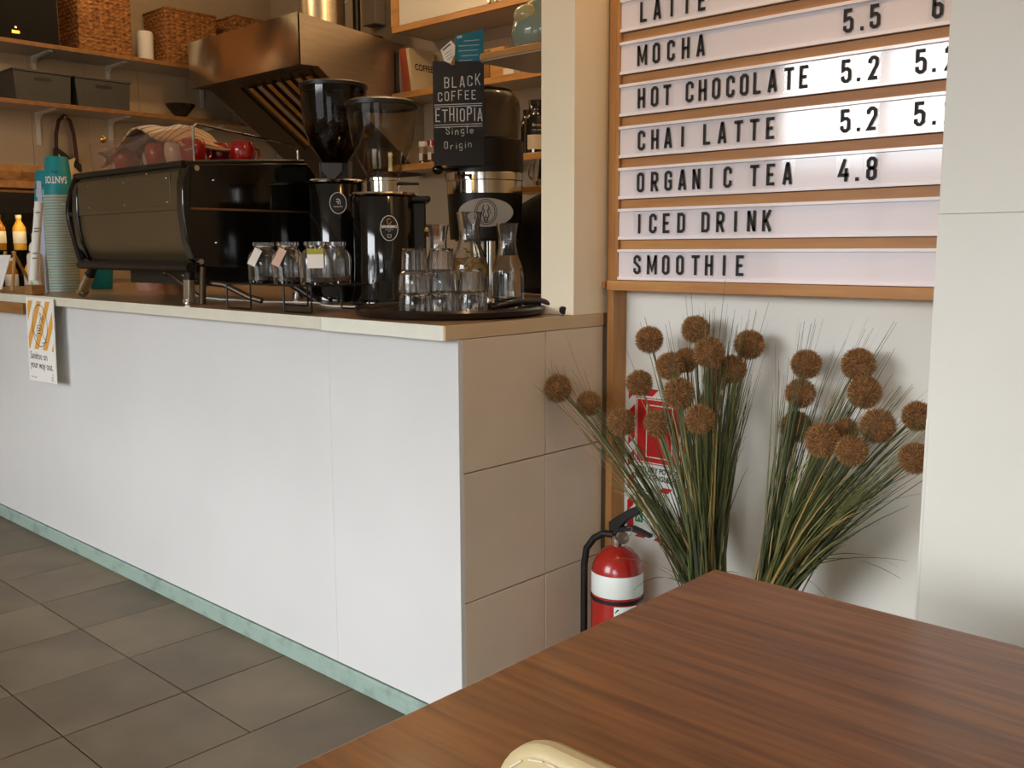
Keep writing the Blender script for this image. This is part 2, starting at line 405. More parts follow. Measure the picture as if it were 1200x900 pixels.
MB().box((-5.11, 1.503, .994), (-4.02, 1.507, 1.0265)).build('edge_strip', M_edge, wt)
MB().box((-4.02, 1.503, .9935), (-2.069, 1.507, 1.0265)).build('edge_strip', M_edge, wt)
MB().box((-2.067, 1.5025, .992), (-1.6, 1.507, 1.0265)).build('edge_strip', M_edge2, wt, label='paler cream replacement strip near the corner')
MB().box((-1.6, 1.503, .9935), (-1.593, 2.1, 1.0265)).build('end_strip', M_edge3, wt, label='tan strip along the tiled end')
MB().box((-5.11, 1.486, .95), (-4.03, 1.54, .9935)).build('wooden_rail', M_oakd, ct)

# ------------------------------------------------------------------ table and chair
tb = thing('dining_table', 'brown wood veneer dining table with square corner in the foreground', 'table', (0, .8, 0))
MB().box((-0.69, .452, .712), (.72, 1.181, .74)).build('table_top', M_table, tb, bevel=0.003)
MB().box((-0.62, .52, .65), (.65, .54, .712)).box((-0.62, 1.09, .65), (.65, 1.11, .712)).box((-0.62, .54, .65), (-.60, 1.09, .712)).box((.63, .54, .65), (.65, 1.09, .712)).build('apron', M_table, tb)
for x in (-.63, .61):
    for y in (.51, 1.07): MB().box((x, y, 0), (x + .05, y + .05, .712)).build('leg', M_table, tb, bevel=0.004)
ch = thing('dining_chair', 'cream vinyl chair with stitched backrest at the near side of the brown table', 'chair', (-.14, .5, 0))
def round_rect(x0, x1, z0, z1, r, crown=0.0, n=8):
    pts = []
    for cx, cz, a in ((x1 - r, z1 - r, 0), (x0 + r, z1 - r, 90), (x0 + r, z0 + r, 180), (x1 - r, z0 + r, 270)):
        for k in range(n + 1):
            t = math.radians(a + 90 * k / n); px = cx + r * math.cos(t); pz = cz + r * math.sin(t)
            pts.append((px, pz + (crown * (1 - ((px - (x0 + x1) / 2) / ((x1 - x0) / 2)) ** 2) if pz > (z0 + z1) / 2 else 0)))
    return pts
bx0, bx1 = -.406, .04
MB().prism(round_rect(bx0, bx1, .56, .890, .045, .012), lambda u, v, t: Vector((u, .418 + t * .018, v))).build('backrest', M_leather, ch, bevel=0.006)
st = MB(); rr = round_rect(bx0 + .007, bx1 - .007, .567, .883, .039, .012, 10)
dense = []
for i in range(len(rr)):
    a, b = Vector(rr[i]), Vector(rr[(i + 1) % len(rr)]); n = max(1, int((b - a).length / .0035))
    dense += [a.lerp(b, k / n) for k in range(n)]
for i in range(0, len(dense) - 2, 3):
    a, b = dense[i], dense[(i + 2) % len(dense)]
    st.tube([(a.x, .4172, a.y), (b.x, .4172, b.y)], .0007, 5)
st.build('stitching', M_thread, ch, kind='stuff')
MB().box((-.38, .45, .44), (.04, .86, .48)).build('seat', M_leather, ch, bevel=0.012)
for x, y, h in ((-.37, .43, .62), (.01, .43, .62), (-.37, .83, .44), (.01, .83, .44)):
    MB().box((x, y + .02, 0), (x + .025, y + .045, h)).build('leg', M_blackm, ch, bevel=0.002)

# ------------------------------------------------------------------ letter shapes for the menu and the chalk sign
a_, W_, c_ = .07, .42, .09
X1, Y1 = W_ - a_, 1 - a_
_C = [(X1, .66), (X1, Y1 - c_), (X1 - c_, Y1), (a_ + c_, Y1), (a_, Y1 - c_), (a_, a_ + c_), (a_ + c_, a_), (X1 - c_, a_), (X1, a_ + c_), (X1, .34)]
_O = [(X1, Y1 - c_), (X1 - c_, Y1), (a_ + c_, Y1), (a_, Y1 - c_), (a_, a_ + c_), (a_ + c_, a_), (X1 - c_, a_), (X1, a_ + c_), 'c']
_P = [(a_, 0), (a_, Y1), (X1 - c_, Y1), (X1, Y1 - c_), (X1, .58), (X1 - c_, .48), (a_, .48)]
GLY = {
 'A': [[(.055, 0), (.19, .96)], [(.365, 0), (.23, .96)], [(.11, .27), (.31, .27)], [(.14, .95), (.28, .95)]],
 'B': [[(a_, 0), (a_, 1)], [(a_, Y1), (X1 - c_, Y1), (X1, Y1 - c_), (X1, .6), (X1 - c_, .52), (a_, .52)], [(X1 - c_, .52), (X1, .44), (X1, a_ + c_), (X1 - c_, a_), (a_, a_)]],
 'C': [_C], 'D': [[(a_, a_), (a_, Y1), (X1 - c_, Y1), (X1, Y1 - c_), (X1, a_ + c_), (X1 - c_, a_), 'c']],
 'E': [[(X1 + .03, Y1), (a_, Y1), (a_, a_), (X1 + .03, a_)], [(a_, .5), (.32, .5)]],
 'F': [[(X1 + .03, Y1), (a_, Y1), (a_, 0)], [(a_, .5), (.32, .5)]],
 'G': [_C[:8] + [(X1, a_ + c_), (X1, .48), (.21, .48)]],
 'H': [[(a_, 0), (a_, 1)], [(X1, 0), (X1, 1)], [(a_, .5), (X1, .5)]],
 'I': [[(.21, 0), (.21, 1)]], 'K': [[(a_, 0), (a_, 1)], [(X1 + .02, 1), (a_ + .03, .42)], [(.17, .56), (X1 + .03, 0)]],
 'L': [[(a_, 1), (a_, a_), (X1 + .02, a_)]],
 'M': [[(0, 0), (0, 1)], [(.42, 0), (.42, 1)], [(0, .96), (.21, .22), (.42, .96)]],
 'N': [[(a_, 0), (a_, 1)], [(X1, 0), (X1, 1)], [(a_, .97), (X1, .03)]],
 'O': [_O], 'P': [_P], 'R': [_P, [(.2, .48), (X1 + .02, 0)]],
 'S': [[(X1, .68), (X1, Y1 - c_), (X1 - c_, Y1), (a_ + c_, Y1), (a_, Y1 - c_), (a_, .64), (X1, .37), (X1, a_ + c_), (X1 - c_, a_), (a_ + c_, a_), (a_, a_ + c_), (a_, .32)]],
 'T': [[(0, Y1), (.42, Y1)], [(.21, 0), (.21, .92)]],
 '2': [[(a_, .7), (a_, Y1 - c_), (a_ + c_, Y1), (X1 - c_, Y1), (X1, Y1 - c_), (X1, .62), (a_ + .02, a_), (X1 + .03, a_)]],
 '4': [[(.25, .98), (.04, .28), (.43, .28)], [(.31, .58), (.31, 0)]],
 '5': [[(X1, Y1), (a_, Y1), (a_, .55), (a_ + c_, .6), (X1 - c_, .6), (X1, .5), (X1, a_ + c_), (X1 - c_, a_), (a_ + c_, a_), (a_, a_ + c_), (a_, .3)]],
 '6': [[(X1, .72), (X1, Y1 - c_), (X1 - c_, Y1), (a_ + c_, Y1), (a_, Y1 - c_), (a_, a_ + c_), (a_ + c_, a_), (X1 - c_, a_), (X1, a_ + c_), (X1, .47), (X1 - c_, .56), (a_, .56)]],
 '8': [[(X1, Y1 - c_), (X1 - c_, Y1), (a_ + c_, Y1), (a_, Y1 - c_), (a_, .62), (a_ + c_, .52), (X1 - c_, .52), (X1, .62), 'c'], [(X1, .42), (X1 - c_, .52), (a_ + c_, .52), (a_, .42), (a_, a_ + c_), (a_ + c_, a_), (X1 - c_, a_), (X1, a_ + c_), 'c']],
 '.': [[(.21, 0), (.21, .16)]],
 'i': [[(.21, 0), (.21, .5)], [(.21, .66), (.21, .74)]], 'l': [[(.21, 0), (.21, 1)]],
 'n': [[(.07, 0), (.07, .52)], [(.07, .4), (.17, .52), (.28, .5), (.33, .38), (.33, 0)]],
 'r': [[(.1, 0), (.1, .52)], [(.1, .36), (.2, .5), (.32, .52)]],
 'e': [[(.07, .28), (.34, .28), (.32, .46), (.2, .54), (.08, .44), (.06, .18), (.16, .02), (.34, .08)]],
 'g': [[(.34, .5), (.2, .54), (.07, .42), (.07, .14), (.18, .03), (.33, .12), (.34, .5), (.33, -.2), (.2, -.3), (.06, -.22)]],
}
def glyph(mb, ch, x, y, h, w, t, F, mi=0):
    """one letter, x = centre, y = base, h high, w wide"""
    for pl in GLY[ch]:
        cl_ = pl[-1] == 'c'; pts = [(x + (p[0] / W_ - .5) * w, y + p[1] * h) for p in (pl[:-1] if cl_ else pl)]
        mb.ribbon(pts, t, F, mi, closed=cl_)

# ------------------------------------------------------------------ menu board
mbd = thing('menu_board', 'oak framed drinks menu board with lilac white trays of black letters on the end wall', 'menu board', (-1.05, 2.13, 1.09))
MB().box((-1.572, 2.128, 1.117), (-.42, 2.16, 2.4)).build('backing_board', M_oakd, mbd)
MB().box((-1.582, 2.101, 0.0), (-1.5605, 2.162, 2.4)).build('post', M_oakz, mbd, bevel=0.001)
MB().box((-1.5595, 2.101, 1.117), (-1.548, 2.128, 2.4)).build('post', M_oakz, mbd)
MB().box((-1.567, 2.078, 1.0905), (-.42, 2.16, 1.1165)).build('bottom_rail', M_oak, mbd, bevel=0.001)
MB().box((-1.5925, 2.09, 1.096), (-1.5825, 2.14, 1.113)).build('rail_stub', M_oak, mbd)
Z0, DZ = 1.1175, .1068
for k in range(1, 8):
    MB().box((-1.548, 2.112, Z0 + DZ * k - .0245), (-.42, 2.128, Z0 + DZ * k - .0005)).build('oak_slat', M_oak, mbd)
PRI = {0: ('SMOOTHIE', [-1.485, -1.438, -1.395, -1.352, -1.306, -1.267, -1.224, -1.18]),
       1: ('ICEDDRINK', [-1.48, -1.437, -1.395, -1.351, -1.28, -1.238, -1.196, -1.153, -1.113]),
       2: ('ORGANICTEA4.8', [-1.478, -1.434, -1.392, -1.35, -1.309, -1.267, -1.221, -1.149, -1.106, -1.064, -.929, -.898, -.866]),
       3: ('CHAILATTE5.25.2', [-1.477, -1.435, -1.395, -1.352, -1.281, -1.239, -1.195, -1.153, -1.111, -.93, -.9, -.871, -.769, -.739, -.708]),
       4: ('HOTCHOCOLATE5.25.2', [-1.479, -1.438, -1.4, -1.334, -1.297, -1.259, -1.22, -1.183, -1.148, -1.11, -1.069, -1.032, -.933, -.905, -.873, -.772, -.745, -.713]),
       5: ('MOCHA5.56.', [-1.478, -1.435, -1.391, -1.348, -1.305, -.933, -.902, -.874, -.744, -.71]),
       6: ('LATTE', [-1.475, -1.434, -1.391, -1.347, -1.304])}
for k in range(7):
    zb = Z0 + DZ * k
    t = MB().box((-1.5475, 2.104, zb + .002), (-.42, 2.1275, zb + .081), 0)
    t.box((-1.5475, 2.0985, zb + .0005), (-.42, 2.1045, zb + .0085), 1).box((-1.5475, 2.097, zb + .0745), (-.42, 2.1045, zb + .082), 1)
    tr = t.build('letter_tray', [M_lilac, M_trayw], mbd, smooth=False, bevel=0.0008)
    word, xs = PRI[k]; prev = None
    for ch_, x in zip(word, xs):
        hw = .0115 if ch_ in '.' else .0185
        q = MB().box((x - hw, 2.1016, zb + .0088), (x + hw, 2.1032, zb + .0742), 0)
        glyph(q, ch_, x, zb + .0165, .05, .0232, .0075, lambda u, v: Vector((u, 2.1009, v)), 1)
        q.build('letter_tile', [M_clear, M_ink], tr, smooth=False, flat=True)

# ------------------------------------------------------------------ extinguisher and its sign
ex = thing('fire_extinguisher', 'red fire extinguisher with black hose standing in the corner by the tiled counter end', 'fire extinguisher', (-1.452, 1.985, 0))
E0 = (-1.452, 1.985, 0)
MB().lathe([(0, .004), (.062, .004), (.0685, .012), (.0685, .352), (.066, .372), (.056, .395), (.040, .412), (.022, .421), (.018, .425), (0, .425)], 40, E0).build('cylinder', M_red, ex)
MB().lathe([(.0688, .298), (.0692, .299), (.0692, .356), (.0688, .357)], 40, E0).build('white_band', M_signwht, ex)
MB().lathe([(.0688, .281), (.0705, .282), (.0705, .291), (.0688, .292)], 40, E0).box((-1.53, 1.975, .27), (-1.512, 1.995, .30)).build('strap', M_rubber, ex)
lb = MB()
def cylF(c, r, ang0, z0): return lambda u, v: Vector((c[0] + r * math.cos(ang0 + u / r), c[1] + r * math.sin(ang0 + u / r), z0 + v))
ang = math.atan2(-1.985, 1.452) + .35
F = cylF(E0, .0692, ang, .2)
for k in range(8):
    u0_ = -.032 + k * .008; lb.quad([F(u0_, -.05), F(u0_ + .008, -.05), F(u0_ + .008, .078), F(u0_, .078)], 0)
F2 = cylF(E0, .0697, ang, .2)
lb.ribbon([(-.026, .068), (.01, .042)], .012, F2, 1); lb.ribbon([(-.022, .0), (-.022, .052)], .009, F2, 1); lb.ribbon([(-.022, .05), (.012, .0)], .010, F2, 1)
lb.build('label', [M_signwht, M_ink], ex, flat=True)
MB().lathe([(.017, .42), (.019, .425), (.019, .445), (.013, .452), (.013, .468), (0, .468)], 20, E0).cyl((-1.452, 1.985, .455), (-1.415, 1.955, .459), .012, .015, 14).build('valve', M_chrome, ex)
MB().cyl((-1.418, 1.957, .459), (-1.408, 1.949, .460), .017, .016, 18).build('gauge', M_chrome, ex)
MB().tube([(-1.40, 1.945, .46), (-1.388, 1.955, .474), (-1.392, 1.965, .488), (-1.41, 1.965, .485)], .0012, 6).build('safety_pin', M_chrome, ex)
MB().prism([(-.02, .462), (-.022, .486), (.0, .503), (.045, .534), (.078, .548), (.082, .540), (.070, .524), (.035, .500), (.015, .480), (.012, .462)], lambda u, v, t: Vector((-1.452 + u, 1.972 + t * .024, v))).build('handle', M_rubber, ex, bevel=0.002)
MB().prism([(.0, .474), (.05, .486), (.105, .474), (.106, .467), (.05, .474), (.0, .464)], lambda u, v, t: Vector((-1.452 + u, 1.975 + t * .018, v))).build('lower_lever', M_rubber, ex)
MB().tube([(-1.462, 1.98, .452), (-1.49, 1.972, .452), (-1.515, 1.965, .435), (-1.535, 1.958, .405), (-1.540, 1.955, .36), (-1.540, 1.955, .30), (-1.540, 1.955, .10)], .0095, 12).build('hose', M_rubber, ex)

sg = thing('extinguisher_sign', 'red and white striped fire extinguisher sign on the wall behind the flowers', 'sign', (-1.45, 2.16, .607))
F = frontF(0, 2.1600, 0)
sx0, sx1, sz0, sz1 = -1.556, -1.343, .385, .830
MB().box((sx0, 2.1602, sz0), (sx1, 2.1630, sz1)).build('board', M_signwht, sg)
hz = MB()
def clip_par(x0, x1, z0, z1, s0, wd, slope=1.0):
    """stripe between lines z - slope*x = s0 and s0 + wd clipped to a box"""
    poly = [(x0, z0), (x1, z0), (x1, z1), (x0, z1)]
    for sgn, lim in ((1, s0), (-1, -(s0 + wd))):
        out = []
        for i in range(len(poly)):
            p, q = poly[i], poly[(i + 1) % len(poly)]
            fp = sgn * (p[1] - slope * p[0]) - lim; fq = sgn * (q[1] - slope * q[0]) - lim
            if fp >= 0: out.append(p)
            if fp * fq < 0:
                t = fp / (fp - fq); out.append((p[0] + t * (q[0] - p[0]), p[1] + t * (q[1] - p[1])))
        poly = out
        if not poly: break
    return poly
for bxs in ((sx0 + .008, sx0 + .03, sz0 + .01, sz1 - .01), (sx1 - .03, sx1 - .008, sz0 + .01, sz1 - .01), (sx0 + .03, sx1 - .03, sz0 + .01, sz0 + .03), (sx0 + .03, sx1 - .03, sz1 - .03, sz1 - .01), (sx0 + .09, sx1 - .03, .535, .55)):
    s0 = 1.5
    while s0 < 2.6:
        pl = clip_par(*bxs, s0, .032)
        if len(pl) >= 3: hz.quad([Vector((p[0], 2.1598, p[1])) for p in pl])
        s0 += .064
hz.build('hazard_stripes', M_signred, sg, flat=True)
rp_ = MB().quad([Vector((x, 2.1595, z)) for x, z in ((sx0 + .033, .61), (sx1 - .03, .61), (sx1 - .03, .795), (sx0 + .033, .795))], 0)
for q in ([(sx0 + .037, .614), (sx1 - .034, .614), (sx1 - .034, .791), (sx0 + .037, .791)], [(sx0 + .07, .63), (sx1 - .06, .63), (sx1 - .06, .775), (sx0 + .07, .775)]):
    rp_.ribbon(q, .003, lambda u, v: Vector((u, 2.1592, v)), 1, closed=True)
rp_.build('red_panel', [M_signred, M_signwht], sg, flat=True)
tx = MB(); F = frontF(-1.448, 2.1592, 0)
tx.text('(ABE) DRY POWDER', .021, lambda u, v: F(u, v + .587), 0, 'CENTER', .80, .0006)
tx.text('FIRE EXTINGUISHER', .021, lambda u, v: F(u, v + .566), 0, 'CENTER', .80, .0006)
tx.build('title', M_ink, sg, flat=True); tx = MB()
for i, (z, ws) in enumerate(((.525, ('SUITABLE FOR', 'PAPER AND WOOD')), (.488, ('SUITABLE FOR', 'OIL AND FAT FIRES')), (.452, ('FOR USE ON', 'ELECTRICAL FIRES')))):
    tx.quad([F(-.072, z - .013), F(-.046, z - .013), F(-.046, z + .013), F(-.072, z + .013)], 1)
    tx.ribbon([(-.066, z - .007), (-.059, z + .008), (-.052, z - .007)], .003, lambda u, v: F(u, v) + Vector((0, -.0002, 0)), 2)
    for k, w_ in enumerate(ws): tx.text(w_, .0085, lambda u, v, k=k: F(u - .04, v + z + .002 - k * .010), k and 0 or 1, 'LEFT', .9)
tx.build('instructions', [M_ink, M_signgrn, M_signwht], sg, flat=True, kind='stuff')

# ------------------------------------------------------------------ sanitise sign
ss = thing('sanitise_sign', 'white hand sanitising sign with orange stripes hanging from the worktop edge', 'sign', (-3.88, 1.49, 1.02))
sl = lambda u, v, d=0: Vector((-4.004 + u + (1.02 - v) * -.03 + .0, 1.4915 - d - (1.02 - v) * .012, v))
def sq(d): return lambda u, v: sl(u, v, d)
MB().prism([(0, .688), (.262, .694), (.262, 1.019), (0, 1.022)], lambda u, v, t: sl(u, v, (t - .5) * .003)).build('card', M_paper, ss)
o_ = MB()
s0 = -1.2
while s0 < 1.4:
    pl = clip_par(.012, .25, .818, 1.008, s0, .062, 1.5)
    if len(pl) >= 3: o_.quad([sl(p[0], p[1], .002) for p in pl])
    s0 += .124
o_.build('orange_stripes', M_orange, ss, flat=True)
k_ = MB(); G = sq(.0024)
k_.ribbon([(.128 + .072 * math.cos(2 * PI * k / 28), .912 + .082 * math.sin(2 * PI * k / 28)) for k in range(28)], .0028, G, 0, closed=True)
for q in ([(.085, .865), (.10, .88), (.128, .884), (.142, .874)], [(.10, .884), (.10, .905), (.115, .915), (.142, .912), (.152, .895)], [(.105, .893), (.14, .893)], [(.105, .902), (.14, .902)], [(.125, .92), (.14, .944), (.152, .935), (.16, .92)], [(.14, .944), (.13, .965), (.145, .955)], [(.15, .952), (.168, .945)], [(.15, .943), (.168, .936)], [(.15, .90), (.16, .87), (.185, .855)], [(.145, .845), (.19, .85)], [(.062, .89), (.085, .87)]):
    k_.ribbon(q, .0028, G, 0)
k_.build('hands_outline', M_ink, ss, flat=True)
t_ = MB(); T = sq(.0024)
t_.text('Sanitise on', .042, lambda u, v: T(.02 + u, .778 + v), 0, 'LEFT', .92); t_.text('your way out.', .042, lambda u, v: T(.02 + u, .742 + v), 0, 'LEFT', .92)
t_.text('sanitise station', .010, lambda u, v: T(.02 + u, .702 + v)); t_.text('The', .010, lambda u, v: T(.225 + u, .722 + v)); t_.text('good', .010, lambda u, v: T(.218 + u, .712 + v)); t_.text('clean', .011, lambda u, v: T(.218 + u, .702 + v))
t_.build('lettering', M_grey, ss, flat=True)

# ------------------------------------------------------------------ dried flower arrangements
def spiky_ball():
    mb = MB(); mb.ball((0, 0, 0), .84, 18, 12)
    rnd = random.Random(3)
    for k in range(2400):
        z = rnd.uniform(-1, 1); a = rnd.uniform(0, 2 * PI); r = math.sqrt(1 - z * z); d = Vector((r * math.cos(a), r * math.sin(a), z))
        t = d.cross(Vector((rnd.uniform(-1, 1), rnd.uniform(-1, 1), rnd.uniform(-1, 1)))).normalized()
        tip = d * rnd.uniform(.95, 1.13) + t * rnd.uniform(-.07, .07); b = d * .80; s2 = d.cross(t) * .024; t = t * .024
        mb.add([b + t, b - t * .5 + s2, b - t * .5 - s2, tip], [(0, 1, 3), (1, 2, 3), (2, 0, 3)], 1 if rnd.random() < .4 else 0)
    return mb
HEAD = None
BL = [(-1.574,1.880,0.843,0.0376),(-1.525,1.950,0.800,0.0335),(-1.393,2.030,0.970,0.0361),(-1.288,2.080,0.999,0.0366),(-1.169,1.950,0.959,0.0380),(-1.137,2.080,0.970,0.0372),(-1.297,1.980,0.914,0.0357),(-1.295,2.050,0.923,0.0322),(-1.147,2.020,0.916,0.0346),(-1.422,2.030,0.855,0.0355),(-1.230,1.920,0.860,0.0386),(-1.181,2.000,0.889,0.0307),(-1.147,1.880,0.813,0.0353),(-1.420,1.950,0.763,0.0370),(-1.342,2.000,0.763,0.0367),(-1.189,2.000,0.836,0.0288)]
BR = [(-0.989,2.080,0.934,0.0356),(-0.996,2.070,0.866,0.0357),(-0.866,2.080,0.943,0.0381),(-0.845,2.070,0.883,0.0379),(-1.008,2.080,0.784,0.0382),(-0.784,2.000,0.825,0.0382),(-0.883,1.950,0.788,0.0388),(-0.864,2.020,0.801,0.0301),(-0.809,1.930,0.779,0.0341),(-0.714,2.030,0.850,0.0323),(-0.686,1.950,0.777,0.0329)]
def clampp(p): return Vector((max(p.x, -1.585 if p.y > 1.5 else p.x), min(p.y, 2.150), p.z))
def bez(p0, p1, p2, n): return [p0 * (1 - t) ** 2 + p1 * 2 * t * (1 - t) + p2 * t * t for t in (k / n for k in range(n + 1))]
def blade(mb, p0, p1, p2, w, mi, rnd, n=7):
    pts = [clampp(p) for p in bez(p0, p1, p2, n)]; side = Vector((rnd.uniform(-1, 1), rnd.uniform(-.5, .5), 0)).normalized()
    vs = []; fs = []
    for k, p in enumerate(pts):
        ww = w * (1 - (k / n) ** 1.6) + .00035
        d = (pts[min(k + 1, n)] - pts[max(k - 1, 0)]).normalized(); s2 = (side - d * side.dot(d)).normalized()
        vs += [p - s2 * ww, p + s2 * ww]
    fs = [(2 * k, 2 * k + 1, 2 * k + 3, 2 * k + 2) for k in range(n)]
    mb.add(vs, fs, mi)
def arrangement(base, balls, label, seed, nb, arcs, groups):
    global HEAD
    rnd = random.Random(seed)
    t = thing('flower_arrangement', label, 'dried flowers', (base[0], base[1], 0))
    B = Vector(base)
    MB().lathe([(0, .0), (.05, .0), (.062, .02), (.07, .27), (.066, .28), (.06, .27), (.05, .20), (0, .20)], 28, (B.x, B.y, 0)).build('pot', M_greyp, t)
    for (x, y, z, r) in balls:
        c = Vector((x, y, z)); s0 = B + Vector((rnd.uniform(-.02, .02), rnd.uniform(-.02, .02), -.02))
        dx = (c - B); mid = B + Vector((dx.x * .36, dx.y * .3, dx.z * .56))
        path = [clampp(p) for p in bez(s0, mid, c - (c - mid).normalized() * r * .7, 9)]
        MB().tube(path, .0024, 6).build('stem', BLADES[0], t)
        if HEAD is None:
            HEAD = spiky_ball().build('flower_head', [M_flower, M_flower2], t, world=False, smooth=False); h = HEAD
        else: h = dupmesh(HEAD, t)
        h.location = c - Vector((B.x, B.y, 0)); h.scale = (r / 1.02,) * 3; h.rotation_euler = (rnd.uniform(0, 6), rnd.uniform(0, 6), rnd.uniform(0, 6))
    g = MB(); wts = [1.0 if q[0] > -1.26 else (.45 if q[0] < -1.5 else .16) for q in balls]
    def pick(): return rnd.choices(balls, wts)[0]
    for k in range(nb):
        x, y, z, r = pick(); jt = 1.0 if x > -1.26 else .45
        c = Vector((x, y, z)) + Vector((rnd.gauss(0, .022 * jt), rnd.gauss(0, .025 * jt), rnd.gauss(-.01, .05 * jt)))
        s0 = B + Vector((rnd.gauss(0, .014), rnd.gauss(0, .014), rnd.uniform(-.05, .0)))
        dx = c - s0; mid = s0 + Vector((dx.x * rnd.uniform(.28, .42), dx.y * .35, dx.z * rnd.uniform(.5, .62)))
        end = s0 + dx * rnd.uniform(.55, 1.12); end.z += rnd.uniform(-.02, .03)
        blade(g, s0, mid, end, rnd.uniform(.0012, .0032), rnd.choice((0, 0, 1, 1, 4, 4, 2, 3)), rnd)
    for k in range(nb // 3):                                             # short sheath leaves near the foot
        x, y, z, r = pick(); c = Vector((x, y, z)); s0 = B + Vector((rnd.gauss(0, .016), rnd.gauss(0, .016), -.03))
        dx = (c - s0) * rnd.uniform(.3, .6); mid = s0 + Vector((dx.x * .3, dx.y * .35, dx.z * .55))
        blade(g, s0, mid, s0 + dx, rnd.uniform(.003, .0045), rnd.choice((0, 1, 1, 4, 3)), rnd)
    for k in range(nb // 3):                                             # hair-thin tips standing above the heads
        x, y, z, r = pick(); c = Vector((x, y, z)); s0 = B
        dx = c - s0; mid = s0 + Vector((dx.x * .36, dx.y * .3, dx.z * .56))
        blade(g, s0, mid, c + dx.normalized() * rnd.uniform(.03, .11) + Vector((rnd.gauss(0, .025), rnd.gauss(0, .02), 0)), .0011, rnd.choice((0, 1, 4)), rnd)
    g.build('grass_blades', BLADES, t, kind='stuff', flat=True)
    w = MB()
    for p in arcs: blade(w, Vector(p[0]), Vector(p[1]), Vector(p[2]), .0011, p[3] if len(p) > 3 else 1, rnd, 14)
    w.build('drooping_blade', BLADES, t, kind='stuff', flat=True)
    return t
arrangement((-1.165, 1.955, .34), BL, 'tall dried flower arrangement with brown globe heads beside the fire extinguisher', 11, 480,
            [((-1.165, 1.95, .36), (-1.38, 1.93, .62), (-1.50, 1.88, .70), 3), ((-1.165, 1.95, .36), (-1.42, 1.86, .75), (-1.585, 1.80, .86), 1), ((-1.17, 1.94, .36), (-1.36, 1.88, .52), (-1.53, 1.86, .33), 3),
             ((-1.16, 1.94, .37), (-1.3, 1.90, .48), (-1.42, 1.88, .40), 1), ((-1.16, 1.94, .36), (-1.25, 1.9, .45), (-1.34, 1.9, .35), 1), ((-1.16, 1.95, .38), (-1.5, 1.9, .80), (-1.56, 1.9, .98), 1), ((-1.16, 1.95, .36), (-1.1, 1.93, .52), (-.98, 1.92, .40), 1)], None)
arrangement((-1.012, 1.955, .36), BR, 'dried flower arrangement with brown globe heads leaning right behind the white column', 23, 380,
            [((-1.01, 1.95, .4), (-.86, 1.93, .60), (-.70, 1.93, .55), 1), ((-1.01, 1.95, .4), (-.86, 1.92, .60), (-.69, 1.92, .53), 4), ((-1.01, 1.94, .42), (-.92, 1.92, .56), (-.80, 1.92, .40), 1), ((-1.0, 1.95, .40), (-.9, 1.94, .55), (-.68, 1.92, .57), 1),
             ((-1.0, 1.95, .44), (-.84, 2.0, .78), (-.66, 2.0, .93), 1), ((-1.0, 1.95, .44), (-.84, 2.0, .76), (-.64, 2.0, .88), 4), ((-1.0, 1.95, .44), (-.84, 2.0, .66), (-.66, 2.0, .70), 0), ((-1.0, 1.95, .44), (-.82, 2.0, .68), (-.66, 1.98, .76), 0)], None)

# ------------------------------------------------------------------ espresso machine
ZT = 1.0265
em = thing('espresso_machine', 'black espresso machine with dark bronze back panel standing on the worktop', 'espresso machine', (-3.26, 1.82, ZT))
prof = [(1.575, 1.472), (2.03, 1.502), (2.065, 1.46), (2.05, 1.335), (2.03, 1.20), (1.93, 1.15), (1.75, 1.142), (1.62, 1.146), (1.580, 1.17), (1.558, 1.235), (1.550, 1.33), (1.554, 1.42)]
rear = [(1.576, 1.466), (1.562, 1.45), (1.558, 1.40), (1.558, 1.331), (1.5615, 1.329), (1.564, 1.28), (1.573, 1.225), (1.592, 1.18), (1.622, 1.152)]
MB().prism(rear + [(1.66, 1.152), (1.66, 1.466)], lambda u, v, t: Vector((-3.625 + t * .745, u, v))).build('rear_panel', M_olive, em, ang=25)
gp = MB().box((-3.56, 1.5565, 1.345), (-2.93, 1.559, 1.442))
gp.build('rear_plate', M_olive, em, bevel=.001)
sc_ = MB()
for x, z in ((-3.53, 1.432), (-3.25, 1.432), (-2.95, 1.432), (-3.53, 1.356), (-3.25, 1.356), (-2.95, 1.356), (-3.36, 1.452), (-3.08, 1.452)):
    sc_.ball((x, 1.5565, z), .0035, 8, 6)
sc_.build('panel_screws', M_chrome, em, kind='stuff')
MB().prism([(1.60, 1.16), (2.02, 1.16), (2.04, 1.48), (1.60, 1.46)], lambda u, v, t: Vector((-3.62 + t * .735, u, v))).build('body', M_black, em)
for x, nm in ((-2.882, 'right'), (-3.662, 'left')):
    sd = MB().prism(prof, lambda u, v, t, x=x: Vector((x + t * .04, u, v))).build('side_panel', M_blackg, em, bevel=.004)
    if nm == 'right':
        MB().prism([(1.585, 1.462), (2.02, 1.488), (2.045, 1.455), (2.035, 1.338), (1.575, 1.338)], lambda u, v, t: Vector((-2.843 + t * .004, u, v))).build('side_glass', M_blackg, sd)
        MB().box((-2.842, 1.575, 1.330), (-2.8365, 2.046, 1.3365)).build('copper_trim', M_copper, sd)
        bt = MB()
        for y, z in ((1.60, 1.46), (1.60, 1.165)): bt.cyl((-2.842, y, z), (-2.832, y, z), .010, .009, 14)
        for y, z in ((1.66, 1.425), (1.66, 1.225)): bt.ball((-2.839, y, z), .005, 8, 6)
        bt.build('side_bolts', M_chrome, sd, kind='stuff')
        MB().prism([(2.03, 1.475), (2.07, 1.46), (2.085, 1.34), (2.06, 1.335), (2.045, 1.45)], lambda u, v, t: Vector((-2.875 + t * .03, u, v))).build('front_edge', M_copper, sd)
MB().tube([(-3.66, 1.572, 1.476), (-2.86, 1.572, 1.474)], .011, 12).build('top_rail', M_blackm, em)
